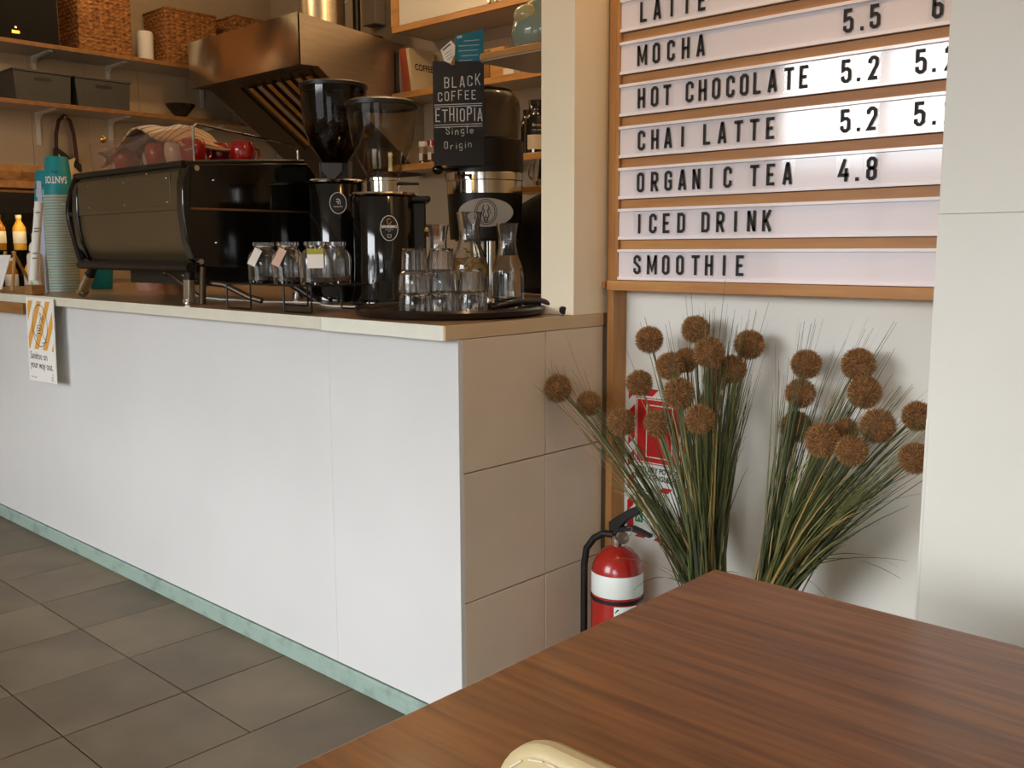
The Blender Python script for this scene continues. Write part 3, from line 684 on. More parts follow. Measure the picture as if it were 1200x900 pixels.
MB().tube([(-3.66, 1.568, 1.150), (-2.845, 1.568, 1.146)], .016, 12).build('bottom_rail', M_blackm, em)
MB().tube([(-3.65, 1.572, 1.474), (-3.70, 1.572, 1.43), (-3.735, 1.572, 1.375), (-3.742, 1.572, 1.345), (-3.735, 1.572, 1.31), (-3.69, 1.57, 1.225), (-3.645, 1.568, 1.152)], .0125, 12).cyl((-3.74, 1.572, 1.338), (-3.645, 1.572, 1.338), .009).build('side_bow', M_blackm, em)
MB().tube([(-2.86, 1.572, 1.474), (-2.855, 1.75, 1.488), (-2.855, 2.02, 1.505)], .010, 10).build('top_side_rail', M_blackm, em)
MB().box((-3.62, 1.60, 1.462), (-2.88, 2.03, 1.474)).build('cup_tray', M_steeld, em)
MB().box((-3.45, 1.66, 1.085), (-2.92, 2.02, 1.158)).box((-3.60, 1.62, 1.13), (-2.9, 2.03, 1.165)).build('drip_box', M_black, em)
for (xf, xt_), y in (((-3.690, -3.555), 1.58), ((-2.886, -2.872), 1.58), ((-3.690, -3.555), 2.0), ((-2.886, -2.872), 2.0)):
    a, b = Vector((xf, y, ZT + (.016 if xt_ < -3 else .004))), Vector((xt_, y + .0, 1.16))
    lg = MB().tube([a + (b - a) * .1, b], .0165, 14).build('leg', M_blackm, em)
    MB().tube([a + (b - a) * .04, a + (b - a) * .60], .019, 16).tube([a, a + (b - a) * .1], .0215, 16).build('chrome_sleeve', M_chrome, lg)
    if xt_ > -3: MB().tube([(xf + .03, y + .03, ZT + .003), (xt_ + .03, y + .03, 1.15)], .011, 10).build('drain_pipe', M_steeld, lg)
MB().tube([(-2.95, 1.60, 1.12), (-2.90, 1.62, 1.10), (-2.80, 1.66, 1.09), (-2.72, 1.70, 1.05), (-2.68, 1.72, 1.04)], .010, 10).build('hose', M_steeld, em)
MB().tube([(-3.06, 1.60, 1.13), (-3.02, 1.60, 1.115), (-2.96, 1.61, 1.085), (-2.90, 1.63, 1.045)], .007, 8).ball((-3.07, 1.60, 1.128), .012, 10, 8).build('hose', M_steeld, em)
MB().tube([(-2.80, 1.80, 1.15), (-2.74, 1.84, 1.11), (-2.64, 1.86, 1.06), (-2.60, 1.88, 1.035)], .012, 10).build('hose', M_blackm, em)
for x in (-3.42, -3.08): MB().lathe([(0, 1.19), (.04, 1.19), (.042, 1.25), (.035, 1.30), (0, 1.30)], 20, (x, 2.09, 0)).cyl((x, 2.11, 1.205), (x, 2.26, 1.20), .013).cyl((x, 2.0, 1.29), (x, 2.09, 1.29), .03).build('group_head', M_chrome, em)
MB().box((-3.60, 1.604, 1.475), (-2.862, 1.608, 1.592)).build('cup_guard', M_acry, em, bevel=.001)
MB().tube([(-2.856, 1.606, 1.475), (-2.856, 1.606, 1.590), (-2.856, 1.62, 1.600), (-2.856, 1.70, 1.592), (-2.856, 1.98, 1.56), (-2.856, 2.0, 1.545), (-2.856, 2.0, 1.50)], .004, 8).build('guard_rail', M_chrome, em)
MB().ball((-3.49, 1.606, 1.600), .013, 12, 8).build('guard_clip', M_brass, em)
# cups on the machine
def cup_mb(r=.043, h=.092, handle=True):
    b = MB().lathe([(0, .0), (r * .55, 0), (r * .62, .004), (r * .85, h * .25), (r, h * .6), (r * .98, h * .85), (r * .82, h * .97), (r * .80, h), (r * .72, h), (r * .86, h * .8), (r * .86, h * .5), (r * .7, h * .2), (0, h * .12)], 28)
    return b
cup_specs = [(-3.535, 1.695, M_cupwht, 'first white coffee cup from the left behind the machine guard'), (-3.445, 1.665, M_cuprose, 'rose red coffee cup between two white cups under the dark cloth'),
             (-3.385, 1.745, M_cupwht, 'white coffee cup under the slate cloth beside a rose cup'), (-3.205, 1.665, M_cuprose, 'rose red coffee cup below the striped towel'),
             (-3.085, 1.672, M_cupwht, 'white coffee cup next to the deep red cups on the machine'), (-2.985, 1.675, M_cupred, 'deep red coffee cup behind the chrome guard post'),
             (-3.035, 1.80, M_cupred, 'deep red coffee cup standing behind the other red cups'), (-2.925, 1.825, M_cupred, 'deep red coffee cup with pale rim nearest the coffee grinders')]
for x, y, mt_, lab in cup_specs:
    c = thing('coffee_cup', lab, 'cup', (x, y, 1.4745), 'cups on the espresso machine')
    cup_mb().build('bowl', mt_, c, world=False)
    MB().tube([(.0, -.0 + .036, .075), (.0, .062, .07), (.0, .066, .045), (.0, .05, .025), (.0, .034, .028)], .0055, 8).build('handle', mt_, c, world=False)
for x, y, lab in ((-3.585, 1.635, 'clear glass tumbler at the far left end of the machine top'), (-3.60, 1.74, 'clear glass tumbler behind another at the left of the machine top')):
    g = thing('glass_tumbler', lab, 'glass', (x, y, 1.4745), 'tumblers on the espresso machine')
    MB().lathe([(0, 0), (.028, 0), (.034, .06), (.037, .11), (.034, .11), (.031, .06), (.026, .008), (0, .008)], 24).build('glass', M_clear, g, world=False)
# towel and cloth over the cups
def drape(fn, nu, nv, mi):
    vs = [fn(i / nu, j / nv) for i in range(nu + 1) for j in range(nv + 1)]; mb = MB()
    for i in range(nu):
        for j in range(nv):
            q = i * (nv + 1) + j; mb.f.append((q, q + nv + 1, q + nv + 2, q + 1)); mb.m.append(mi(i, j))
    mb.v = vs; return mb
def towf(u, v):
    x = -3.60 + u * .62; hump = math.sin(PI * min(1, max(0, (u - .02) / .96))) ** .6
    z = 1.555 + .088 * hump + .012 * math.sin(u * 17 + v * 3) * (.3 + v) - .075 * max(0, .35 - v) / .35 * (0.25 + .5 * math.sin(u * 5 + 1) ** 2) - .03 * v * v
    return Vector((x + .04 * (1 - v), 1.625 + v * .22, z))
tw = drape(towf, 62, 14, lambda i, j: 1 if i % 4 == 0 else 0).build('striped_towel', [M_towel, M_towels])
tag(tw, 'cream and brown striped tea towel draped over the cups on the machine', 'towel'); so = tw.modifiers.new('thick', 'SOLIDIFY'); so.thickness = .006
def clf(u, v):
    x = -3.57 + u * .30
    z = 1.585 + .012 * math.sin(u * 9) - .065 * max(0, .55 - v) / .55 * (.35 + .65 * math.sin(u * PI * 1.5 + .3) ** 2) + .02 * u
    return Vector((x, 1.618 + v * .13, z))
cv = drape(clf, 30, 12, lambda i, j: 0).build('slate_cloth', M_cloth)
tag(cv, 'dark slate cloth hanging over cups below the striped towel', 'cloth'); so = cv.modifiers.new('thick', 'SOLIDIFY'); so.thickness = .005

# ------------------------------------------------------------------ grinders
def cam_dir(c, turn=0):
    a = math.atan2(-c[1], -c[0]) + turn; return Vector((math.cos(a), math.sin(a), 0))
def disc_badge(parent, c, r, z, turn, w, h, kind):
    d = cam_dir(c, turn); right = Vector((-d.y, d.x, 0)); o = Vector((c[0], c[1], z)) + d * (r + .0006)
    F = dirF(o, right); F1 = dirF(o + d * .0006, right); F2 = dirF(o + d * .001, right)
    b = MB(); el = [(w * math.cos(2 * PI * k / 40), h * math.sin(2 * PI * k / 40)) for k in range(40)]
    base_i = 2 if kind == 'crest' else 1
    b.prism(el, lambda u, v, t: F(u, v) - d * (1 - t) * .010, base_i)
    if kind == 'crest':
        for rr_ in (.40, .33): b.ribbon([(w * rr_ * 1.0 * math.cos(2 * PI * k / 30), h * .02 + w * rr_ * 1.15 * math.sin(2 * PI * k / 30)) for k in range(30)], .0022, F1, 1, closed=True)
        for k in range(26):
            t = 2 * PI * k / 26; cx, cy = w * .37 * math.cos(t), h * .02 + w * .42 * math.sin(t); b.ribbon([(cx * .93, cy * .93), (cx * 1.07, cy * 1.07)], .0016, F1, 1)
        for s in (-1, 1):
            b.ribbon([(s * .002, -.030), (s * .011, -.012), (s * .006, .006), (s * .012, .016), (s * .007, .026)], .0034, F2, 1)
            b.ribbon([(s * .012, .012), (s * .019, -.006)], .0024, F2, 1)
        b.ribbon([(-.008, -.028), (0, -.014), (.008, -.028), (0, -.036)], .003, F2, 1, closed=True)
    else:
        b.ribbon([(w * .97 * math.cos(2 * PI * k / 40), h * .97 * math.sin(2 * PI * k / 40)) for k in range(40)], .0016, F1, 0, closed=True)
        if kind == 'word':
            b.text('SANREMO', .0115, lambda u, v: F1(u, v + .001), 0, 'CENTER', .92, .0004)
            b.ribbon([(.006 * math.cos(t) , .021 + .0085 * math.sin(t)) for t in (k * PI / 8 for k in range(2, 17))], .0028, F1, 3)
            b.text('coffee machines', .0042, lambda u, v: F1(u, v - .0055), 0, 'CENTER'); b.text('italia', .004, lambda u, v: F1(u, v - .011), 0, 'CENTER')
            b.ribbon([(-.006, -.020), (-.005, -.029), (.005, -.029), (.006, -.020)], .001, F1, 0); b.ribbon([(-.006, -.020), (.006, -.020)], .001, F1, 0)
        else:
            b.text('SANREMO', .0065, lambda u, v: F1(u, v - .014), 0, 'CENTER')
            b.ribbon([(-.006, .012), (.001, .014), (.006, .010), (.007, -.005)], .0022, F1, 0); b.ribbon([(-.006, .004), (0, .006), (0, -.004)], .002, F1, 0)
    b.build('badge', [M_paper, M_black, M_silverb, M_brass], parent, flat=True)
G2 = (-2.43, 2.026); G1 = (-2.722, 2.060)
def body_box(c, turn, x0, x1, y0, y1, z0, z1, mb):
    d = cam_dir(c, turn); r_ = Vector((-d.y, d.x, 0)); M = Matrix.Identity(4)
    for i in range(3): M[i][0] = r_[i]; M[i][1] = -d[i]
    M.translation = Vector((c[0], c[1], 0)); return mb.box((x0, y0, z0), (x1, y1, z1), 0, M)
g = thing('coffee_grinder', 'black coffee grinder with a nearly empty clear hopper in front of the other grinder', 'coffee grinder', (G2[0], G2[1], ZT))
MB().lathe([(0, ZT), (.112, ZT), (.112, ZT + .02), (.103, ZT + .035), (.099, 1.15), (.099, 1.366), (.095, 1.372), (0, 1.372)], 44, (*G2, 0)).build('body', M_blackg, g)
b = MB(); body_box(G2, 0, .05, .135, -.02, .13, ZT + .005, 1.355, b); body_box(G2, 0, .045, .15, -.04, .14, 1.352, 1.372, b); b.build('side_housing', M_black, g, bevel=.006)
b = MB(); body_box(G2, 0, .062, .072, -.055, -.02, 1.12, 1.35, b); b.build('chrome_bar', M_chrome, g, bevel=.003)
b = MB(); d_ = cam_dir(G2); r_ = Vector((-d_.y, d_.x, 0)); q0 = Vector((*G2, 1.262)) + r_ * .13; b.cyl(q0, q0 + r_ * .05, .02, .02, 16); b.build('adjuster', M_brass, g)
MB().lathe([(0, 1.372), (.107, 1.372), (.109, 1.376), (.107, 1.381), (.06, 1.383), (0, 1.383)], 44, (*G2, 0)).build('top_plate', M_chrome, g)
MB().lathe([(0, 1.38), (.052, 1.38), (.052, 1.418), (.056, 1.42), (.056, 1.428), (.05, 1.43), (0, 1.43)], 32, (*G2, 0)).build('collar', M_chrome, g)
q0 = Vector((*G2, 1.412)); MB().cyl(q0 + r_ * .05, q0 + r_ * .115, .006, .005).build('collar_lever', M_black, g)
hp = MB().lathe([(.046, 1.422), (.052, 1.44), (.066, 1.46), (.086, 1.50), (.101, 1.55), (.110, 1.61), (.113, 1.655)], 44, (*G2, 0)).build('hopper', M_thin, g)
MB().lathe([(.060, 1.455), (.0605, 1.515), (.058, 1.516), (.057, 1.455)], 24, (*G2, 0)).build('hopper_sleeve', M_thin, hp)
MB().lathe([(0, 1.425), (.048, 1.426), (.054, 1.440), (.05, 1.447), (.03, 1.443), (.018, 1.45), (0, 1.446)], 24, (*G2, 0)).build('coffee_beans', M_bean, hp, kind='stuff')
MB().lathe([(.113, 1.648), (.117, 1.65), (.117, 1.662), (.10, 1.670), (0, 1.674), (0, 1.66), (.108, 1.655)], 44, (*G2, 0)).build('hopper_lid', M_black, g)
disc_badge(g, G2, .099, 1.268, .16, .0285, .040, 'word')
g = thing('coffee_grinder', 'black coffee grinder with a smoked hopper full of brown beans beside the espresso machine', 'coffee grinder', (G1[0], G1[1], ZT))
MB().lathe([(0, ZT), (.112, ZT), (.112, ZT + .02), (.103, ZT + .035), (.095, 1.15), (.095, 1.42), (.09, 1.428), (0, 1.428)], 44, (*G1, 0)).build('body', M_blackg, g)
b = MB(); body_box(G1, 0, .03, .15, .0, .14, ZT + .005, 1.40, b); b.build('side_housing', M_black, g, bevel=.012)
MB().lathe([(0, 1.428), (.103, 1.428), (.105, 1.433), (.10, 1.438), (.05, 1.440), (0, 1.44)], 44, (*G1, 0)).build('top_plate', M_chrome, g)
d_ = cam_dir(G1); r_ = Vector((-d_.y, d_.x, 0))
b = MB(); body_box(G1, 0, -.055, .06, -.05, .06, 1.438, 1.495, b); b.build('collar', M_black, g, bevel=.004)
b = MB(); o_ = Vector((*G1, 0)) + d_ * .055 - r_ * .012
b.prism([(-.035, 1.492), (.035, 1.492), (.035, 1.465), (.002, 1.43), (-.004, 1.43), (-.035, 1.465)], lambda u, v, t: o_ + r_ * u + d_ * (t * .012) + Vector((0, 0, v))); b.build('dosing_flap', M_greyp, g, bevel=.002)
b = MB(); body_box(G1, 0, .042, .056, -.056, -.04, 1.44, 1.50, b); b.build('chrome_bar', M_steeld, g)
hp = MB().lathe([(.044, 1.498), (.052, 1.51), (.085, 1.555), (.103, 1.61), (.110, 1.68), (.112, 1.748)], 44, (*G1, 0)).build('hopper', M_smoke, g)
MB().lathe([(0, 1.50), (.041, 1.50), (.049, 1.512), (.081, 1.556), (.099, 1.61), (.106, 1.68), (.107, 1.722), (.08, 1.73), (.04, 1.733), (0, 1.735)], 40, (*G1, 0)).build('coffee_beans', M_bean, hp, kind='stuff')
MB().lathe([(.112, 1.742), (.116, 1.744), (.116, 1.755), (.10, 1.762), (0, 1.766), (0, 1.752), (.107, 1.748)], 44, (*G1, 0)).build('hopper_lid', M_black, g)
disc_badge(g, G1, .095, 1.357, .05, .0285, .036, 'icon')
# large shop grinder
B0 = (-2.57, 2.64)
g = thing('shop_grinder', 'large black shop coffee grinder with silver oval crest behind the water carafes', 'coffee grinder', (B0[0], B0[1], ZT))
MB().lathe([(0, ZT), (.13, ZT), (.13, ZT + .02), (.055, ZT + .03), (.055, 1.24), (0, 1.24)], 36, (*B0, 0)).build('column', M_steel, g)
MB().lathe([(0, 1.238), (.134, 1.238), (.136, 1.27), (.143, 1.408), (0, 1.408)], 48, (*B0, 0)).build('body', M_black, g, bevel=.003)
MB().lathe([(.10, 1.232), (.115, 1.232), (.115, 1.24), (.10, 1.24)], 32, (*B0, 0)).build('lower_ring', M_rubber, g)
MB().lathe([(0, 1.406), (.145, 1.406), (.145, 1.452), (.149, 1.455), (.149, 1.480), (.145, 1.484), (0, 1.486)], 48, (*B0, 0)).build('chrome_band', M_chrome, g)
MB().lathe([(0, 1.484), (.146, 1.484), (.146, 1.60), (.138, 1.606), (0, 1.606)], 48, (*B0, 0)).build('upper_body', M_black, g)
MB().lathe([(.134, 1.604), (.136, 1.62), (.136, 1.72), (.130, 1.752), (.115, 1.772), (.095, 1.782)], 48, (*B0, 0)).build('hopper', thin_glass('brown_hopper', '6b5a42', .06, 1.5, haze=.35, hazec='8e7c5e'), g)
MB().lathe([(0, 1.795), (.10, 1.792), (.104, 1.786), (.10, 1.778), (0, 1.776)], 40, (*B0, 0)).build('hopper_lid', M_black, g)
d_ = cam_dir(B0); r_ = Vector((-d_.y, d_.x, 0)); o_ = Vector((*B0, 1.49)) + d_ * .10
MB().tube([o_ - r_ * .08, o_ - r_ * .165 + d_ * .03], .006).ball(o_ - r_ * .172 + d_ * .03, .020, 16, 10).tube([o_ + d_ * .03 - r_ * .07 - Vector((0, 0, .02)), o_ + d_ * .065 - r_ * .08 - Vector((0, 0, .02))], .005).ball(o_ + d_ * .07 - r_ * .08 - Vector((0, 0, .022)), .0105, 12, 8).build('lever_knobs', M_blackg, g)
disc_badge(g, B0, .142, 1.335, .02, .100, .052, 'crest')
MB().tube([Vector((*B0, 1.26)) + d_ * .05 + r_ * .02, Vector((*B0, 1.05)) + d_ * .05 + r_ * .02], .03, 20).build('spout_tube', M_chrome, g)

# ------------------------------------------------------------------ chalkboard and cards clipped to the grinder
cr = Vector((.133, .121, 0)).normalized(); cn = Vector((cr.y, -cr.x, 0)); co = Vector((-2.5165, 2.454, 1.5))
CF = lambda d: (lambda u, v: co + cr * u + Vector((0, 0, v)) + cn * d)
cb = thing('chalkboard_sign', 'small black chalkboard with handwritten coffee of the day hanging on the large grinder', 'sign', (co.x, co.y, 1.5))
F = CF(0); MB().prism(round_rect(-.091, .091, .0, .362, .006), lambda u, v, t: F(u, v) - cn * t * .006).build('board', M_slate, cb)
ch_ = MB(); F = CF(.0008)
def scribble(word, x0, y0, h, w, gap, t, slope=0.03):
    x = x0
    for k, q in enumerate(word):
        if q != ' ':
            gw = w * (.4 if q in 'Iil' else 1); jy = random.uniform(-.002, .002)
            glyph(ch_, q, x + gw / 2, y0 + slope * (x - x0) + jy, h * random.uniform(.94, 1.05), w, t, F)
            x += gw + gap
        else: x += w * .6
scribble('BLACK', -.052, .270, .040, .021, .0065, .0036, .07); scribble('COFFEE', -.075, .224, .034, .0185, .0055, .0034, .06)
scribble('ETHIOPIA', -.085, .152, .048, .0205, .0045, .0042, .02)
scribble('Single', -.048, .107, .028, .016, .005, .0028, .05); scribble('Origin', -.055, .058, .028, .016, .005, .0028, .04)
for z in (.206, .213, .143, .135): ch_.ribbon([(-.087, z - .002), (0, z + .001), (.084, z + .003)], .0026, F)
ch_.build('chalk_writing', M_chalk, cb, flat=True)
MB().box((-.008, -.004, 0), (.008, .012, .03), 0, Matrix.Translation(co + Vector((0, 0, .348)) - cr * .02) @ Matrix(((cr.x, -cn.x, 0, 0), (cr.y, -cn.y, 0, 0), (0, 0, 1, 0), (0, 0, 0, 1)))).build('clip', M_copper, cb)
F = CF(-.010); bc = thing('teal_card', 'teal blue printed card standing above the chalkboard', 'card', tuple(co + Vector((0, 0, .34))))
MB().prism([(-.012, .33), (.092, .352), (.090, .474), (-.010, .45)], lambda u, v, t: F(u, v) - cn * t * .0015).build('card', M_card, bc)
b = MB(); F1 = CF(-.0092)
for k, (x, w_) in enumerate(((.02, .055), (0, .075), (0, .07), (.01, .06), (.0, .05))): b.ribbon([(x, .432 - k * .017), (x + w_, .436 - k * .017)], .0022, F1)
b.ribbon([(-.004, .444), (.014, .448)], .008, F1); b.build('print', M_paperb, bc, flat=True)
F = CF(.004); tg = thing('paper_tag', 'cream paper swing tag hanging at the top left of the chalkboard', 'tag', tuple(co + Vector((0, 0, .36))))
MB().prism([(-.062, .40), (-.024, .432), (-.010, .415), (-.012, .385), (-.026, .352), (-.050, .362)], lambda u, v, t: F(u, v) - cn * t * .0015).build('tag_card', M_paper, tg)
b = MB(); F1 = CF(.0046)
b.ribbon([(-.054, .398), (-.026, .420)], .005, F1)
for k in range(3): b.ribbon([(-.046 + k * .004, .385 - k * .01), (-.022 + k * .002, .40 - k * .01)], .0015, F1)
b.build('tag_print', M_grey, tg, flat=True)

# ------------------------------------------------------------------ wire stand with swing-tagged bottles
sd = thing('bottle_stand', 'low black metal stand with glass jars in front of the espresso machine', 'stand', (-2.385, 1.65, ZT))
MB().box((-2.60, 1.545, 1.100), (-2.168, 1.752, 1.105)).build('top_plate', M_blackm, sd, bevel=.001)
for xa, xb, y in ((-2.60, -2.47, 1.548), (-2.30, -2.17, 1.548), (-2.60, -2.47, 1.748), (-2.30, -2.17, 1.748)):
    MB().tube([(xa, y, 1.101), (xa, y, 1.031), (xa + .004, y, 1.0298), (xb - .004, y, 1.0298), (xb, y, 1.031), (xb, y, 1.101)], .003, 6).build('wire_leg', M_blackm, sd)
tagcol = {'white': M_paper, 'pink': mat('pink_tag', 'd9b8a4', .7), 'olive': mat('olive_tag', 'a8a23a', .6)}
for k, (x, y, r, lab, tc_, tdx) in enumerate(((-2.478, 1.602, .047, 'squat clear glass jar with white swing tag at the left of the black stand', 'white', -1.0),
                                    (-2.352, 1.602, .047, 'squat clear glass jar with pinkish swing tag in the middle of the black stand', 'pink', -1.0),
                                    (-2.222, 1.605, .048, 'squat clear glass jar with an olive topped swing tag on the black stand', 'olive', -.15),
                                    (-2.262, 1.703, .044, 'untagged clear glass jar at the back right of the black stand', None, 0))):
    j = thing('glass_jar', lab, 'jar', (x, y, 1.1055), 'glass jars on the black stand')
    MB().lathe([(0, .0), (r * .94, 0), (r, .006), (r, .070), (r * .92, .084), (r * .66, .096), (r * .6, .100), (r * .6, .106), (r * .68, .108), (r * .68, .118), (r * .56, .118), (r * .55, .10), (r * .85, .083), (r * .93, .070), (r * .93, .008), (0, .006)], 32).build('glass', M_clear if False else M_glass, j, world=False)
    MB().lathe([(0, .009), (r * .88, .009), (r * .88, .020), (0, .020)], 24).build('liquid_dregs', M_bean if k < 3 else M_brown, j, world=False)
    if tc_:
        d = cam_dir((x, y)); r_ = Vector((-d.y, d.x, 0)); o_ = d * (r + .004) + Vector((0, 0, .098)) + r_ * (tdx * .012)
        upv = Vector((0, 0, 1)) if tdx > -.5 else (Vector((0, 0, .85)) + r_ * .45).normalized(); rr_ = r_ if tdx > -.5 else (r_ * .85 - Vector((0, 0, .45))).normalized()
        Fq = lambda u, v, t=0: o_ + rr_ * u + upv * v + d * t
        MB().prism([(-.022 if tdx > -.5 else -.012, -.052), (.022 if tdx > -.5 else .010, -.052), (.022 if tdx > -.5 else .010, .0), (-.022 if tdx > -.5 else -.012, .0)], lambda u, v, t: Fq(u, v, t * .0012)).build('swing_tag', M_paper if tc_ != 'pink' else tagcol['pink'], j, world=False)
        if tc_ == 'olive': MB().prism([(-.022, -.014), (.022, -.014), (.022, .001), (-.022, .001)], lambda u, v, t: Fq(u, v, .0014 + t * .0006)).build('tag_header', tagcol['olive'], j, world=False)
        MB().tube([Fq(0, -.004, .002), Fq(0, .006, .001), Vector((0, 0, .104)) + d * r * .62], .0008, 5).build('tag_string', M_paper, j, world=False)
cb_ = MB()
pts = [(-3.50, 1.90, .0025), (-3.30, 1.86, .0025), (-3.05, 1.78, .0025), (-2.80, 1.80, .0025), (-2.60, 1.86, .0025), (-2.42, 1.80, .0025), (-2.25, 1.80, .0025), (-2.18, 1.86, .0025), (-2.14, 1.93, .0025), (-2.25, 2.02, .0025)]
cb_.tube([Vector((x, y, ZT + .0035)) for i in range(len(pts) - 1) for k in range(5) for x, y in [((1 - k / 5) * pts[i][0] + k / 5 * pts[i + 1][0] + .008 * math.sin(i * 5 + k), (1 - k / 5) * pts[i][1] + k / 5 * pts[i + 1][1] + .012 * math.sin((i * 5 + k) * .7))]], .0028, 6)
tag(cb_.build('power_cable', mat('white_cable', 'e0dccf', .5)), 'thin white cable trailing along the worktop behind the black stand', 'cable')

# ------------------------------------------------------------------ tray of tumblers and carafes
TC = (-1.885, 1.795)
ty = thing('serving_tray', 'round dark brown tray holding tumblers and carafes at the worktop end', 'tray', (TC[0], TC[1], ZT))
MB().lathe([(0, ZT), (.235, ZT), (.252, ZT + .006), (.256, ZT + .018), (.252, ZT + .024), (.244, ZT + .020), (.238, ZT + .011), (0, ZT + .011)], 64, (*TC, 0)).build('tray', mat('tray_brown', '1c130d', .3, coat=.2), ty)
ZR = ZT + .0115
def facet_glass(r0, r1, h, n=18):
    pr = []; b = MB(); 
    prof = [(r0 * .78, .0), (r0 * .80, .002), (r0 * .86, .52 * h), (r0 * .97, .56 * h), (r0, .60 * h), (r1, .97 * h), (r1 * .985, h)]
    inn = [(r1 * .955, h), (r1 * .94, .95 * h), (r0 * .92, .60 * h), (r0 * .78, .50 * h), (r0 * .72, .07 * h), (0, .06 * h)]
    b.lathe([(0, 0)] + prof + inn, n * 2)
    for k, v in enumerate(b.v):                                     # flat facets round the lower body
        rr_ = math.hypot(v.x, v.y)
        if v.z < .56 * h and rr_ > r0 * .74: 
            a = math.atan2(v.y, v.x); s_ = PI / 9; aa = (a % (2 * s_)) - s_; f = math.cos(s_ * .9) / math.cos(aa * .9); v.x *= f; v.y *= f
    return b
tum = []
gl0 = None
for x, y, z, lab in ((-1.862, 1.650, 0, 'lower faceted glass tumbler of the left upside down stack on the tray'), (-1.862, 1.650, .054, 'upper faceted glass tumbler of the left upside down stack on the tray'),
                     (-1.868, 1.752, 0, 'lower faceted glass tumbler of the middle upside down stack on the tray'), (-1.868, 1.752, .054, 'upper faceted glass tumbler of the middle upside down stack on the tray'),
                     (-1.805, 1.800, 0, 'single upside down faceted glass tumbler to the right of the two stacks')):
    t = thing('glass_tumbler', lab, 'glass', (x, y, ZR + z), 'tumblers upside down on the tray')
    if gl0 is None:
        b = facet_glass(.040, .0445, .112); b.v = [Vector((v.x, -v.y, .112 - v.z)) for v in b.v]; gl0 = b.build('glass', M_glass, t, world=False, ang=22)
    else: dupmesh(gl0, t)
def carafe(x, y, r, h, lab, wl_lvl, s=1.0):
    t = thing('water_carafe', lab, 'carafe', (x, y, ZR), 'carafes on the tray')
    o = [(r * .90, .0), (r * .98, .004), (r, .02), (r, .40 * h), (r * .95, .47 * h), (r * .80, .56 * h), (r * .62, .65 * h), (r * .54, .74 * h), (r * .55, .85 * h), (r * .66, .97 * h), (r * .71, h)]
    i_ = [(r * .66, h), (r * .60, .97 * h), (r * .49, .85 * h), (r * .48, .74 * h), (r * .56, .65 * h), (r * .74, .56 * h), (r * .89, .47 * h), (r * .94, .40 * h), (r * .94, .03), (0, .02)]
    MB().lathe([(0, 0)] + o + i_, 40).build('glass', M_glass, t, world=False)
    if wl_lvl:
        wz = wl_lvl * h; pr = [(q, z) for q, z in i_[::-1] if z < wz]; 
        q0, q1 = [(a, b) for a, b in zip(i_[::-1][:-1], i_[::-1][1:]) if a[1] < wz <= b[1]][0]
        rr_ = q0[0] + (q1[0] - q0[0]) * (wz - q0[1]) / (q1[1] - q0[1])
        MB().lathe([(a + .0005 if a else 0, z - .0005) for a, z in pr] + [(rr_ + .0005, wz), (0, wz)], 40).build('water', M_water, t, world=False)
    return t
carafe(-1.850, 1.990, .046, .235, 'slim glass carafe full of clear water at the right of the tray', .62)
c2 = carafe(-1.962, 1.950, .054, .268, 'large glass carafe with lemon slices and mint behind the tumblers', .52)
for k, (a, z, tl) in enumerate(((.2, .085, .5), (1.8, .10, .9), (3.2, .112, .4), (4.6, .095, 1.1), (5.4, .125, .2))):
    M = Matrix.Rotation(a, 3, 'Z') @ Matrix.Rotation(tl + .6, 3, 'X')
    sl_ = MB(); c = Vector((.026 * math.cos(a), .026 * math.sin(a), z))
    sl_.lathe([(0, -.002), (.022, -.002), (.0235, 0), (.022, .002), (0, .002)], 20, c, 0, M); sl_.lathe([(0, .0023), (.0185, .0023)], 20, c, 1, M)
    sl_.build('lemon_slice', [M_lemon, M_lemonf], c2, world=False)
b = MB()
for k in range(7):
    a = k * .9; z = .135 + .008 * (k % 4); o_ = Vector((.014 * math.cos(a), .014 * math.sin(a), z)); d = Vector((math.cos(a * 1.7), math.sin(a * 1.7), .5)) * .018; s_ = d.cross(Vector((0, 0, 1))).normalized() * .006
    b.add([o_, o_ + d * .5 + s_, o_ + d, o_ + d * .5 - s_], [(0, 1, 2, 3)])
b.build('mint_leaves', M_mint, c2, world=False, kind='stuff', flat=True)
carafe(-2.012, 1.875, .044, .232, 'glass carafe with narrow neck standing behind the left tumblers', .4)
b = MB()
b.tube([(-1.86, 1.895, ZR + .006), (-1.80, 1.935, ZR + .007), (-1.755, 1.96, ZT + .031), (-1.70, 1.985, ZT + .028), (-1.66, 1.995, ZT + .012)], [.006, .006, .008, .010, .009], 8)
b.tube([(-1.80, 1.87, ZR + .006), (-1.75, 1.93, ZT + .034), (-1.70, 1.965, ZT + .036), (-1.655, 1.99, ZT + .018), (-1.625, 1.965, ZT + .012)], [.005, .006, .007, .009, .011], 8)
for k in range(24): b.ball((-1.87 + k * .0048, 1.885 + k * .0026, ZR + .014), .0032, 6, 4, 0)
tag(b.build('woven_strap', mat('dark_leather', '231a15', .45, bump=.3, bscale=80)), 'dark beaded strap trailing off the tray rim onto the worktop', 'strap')

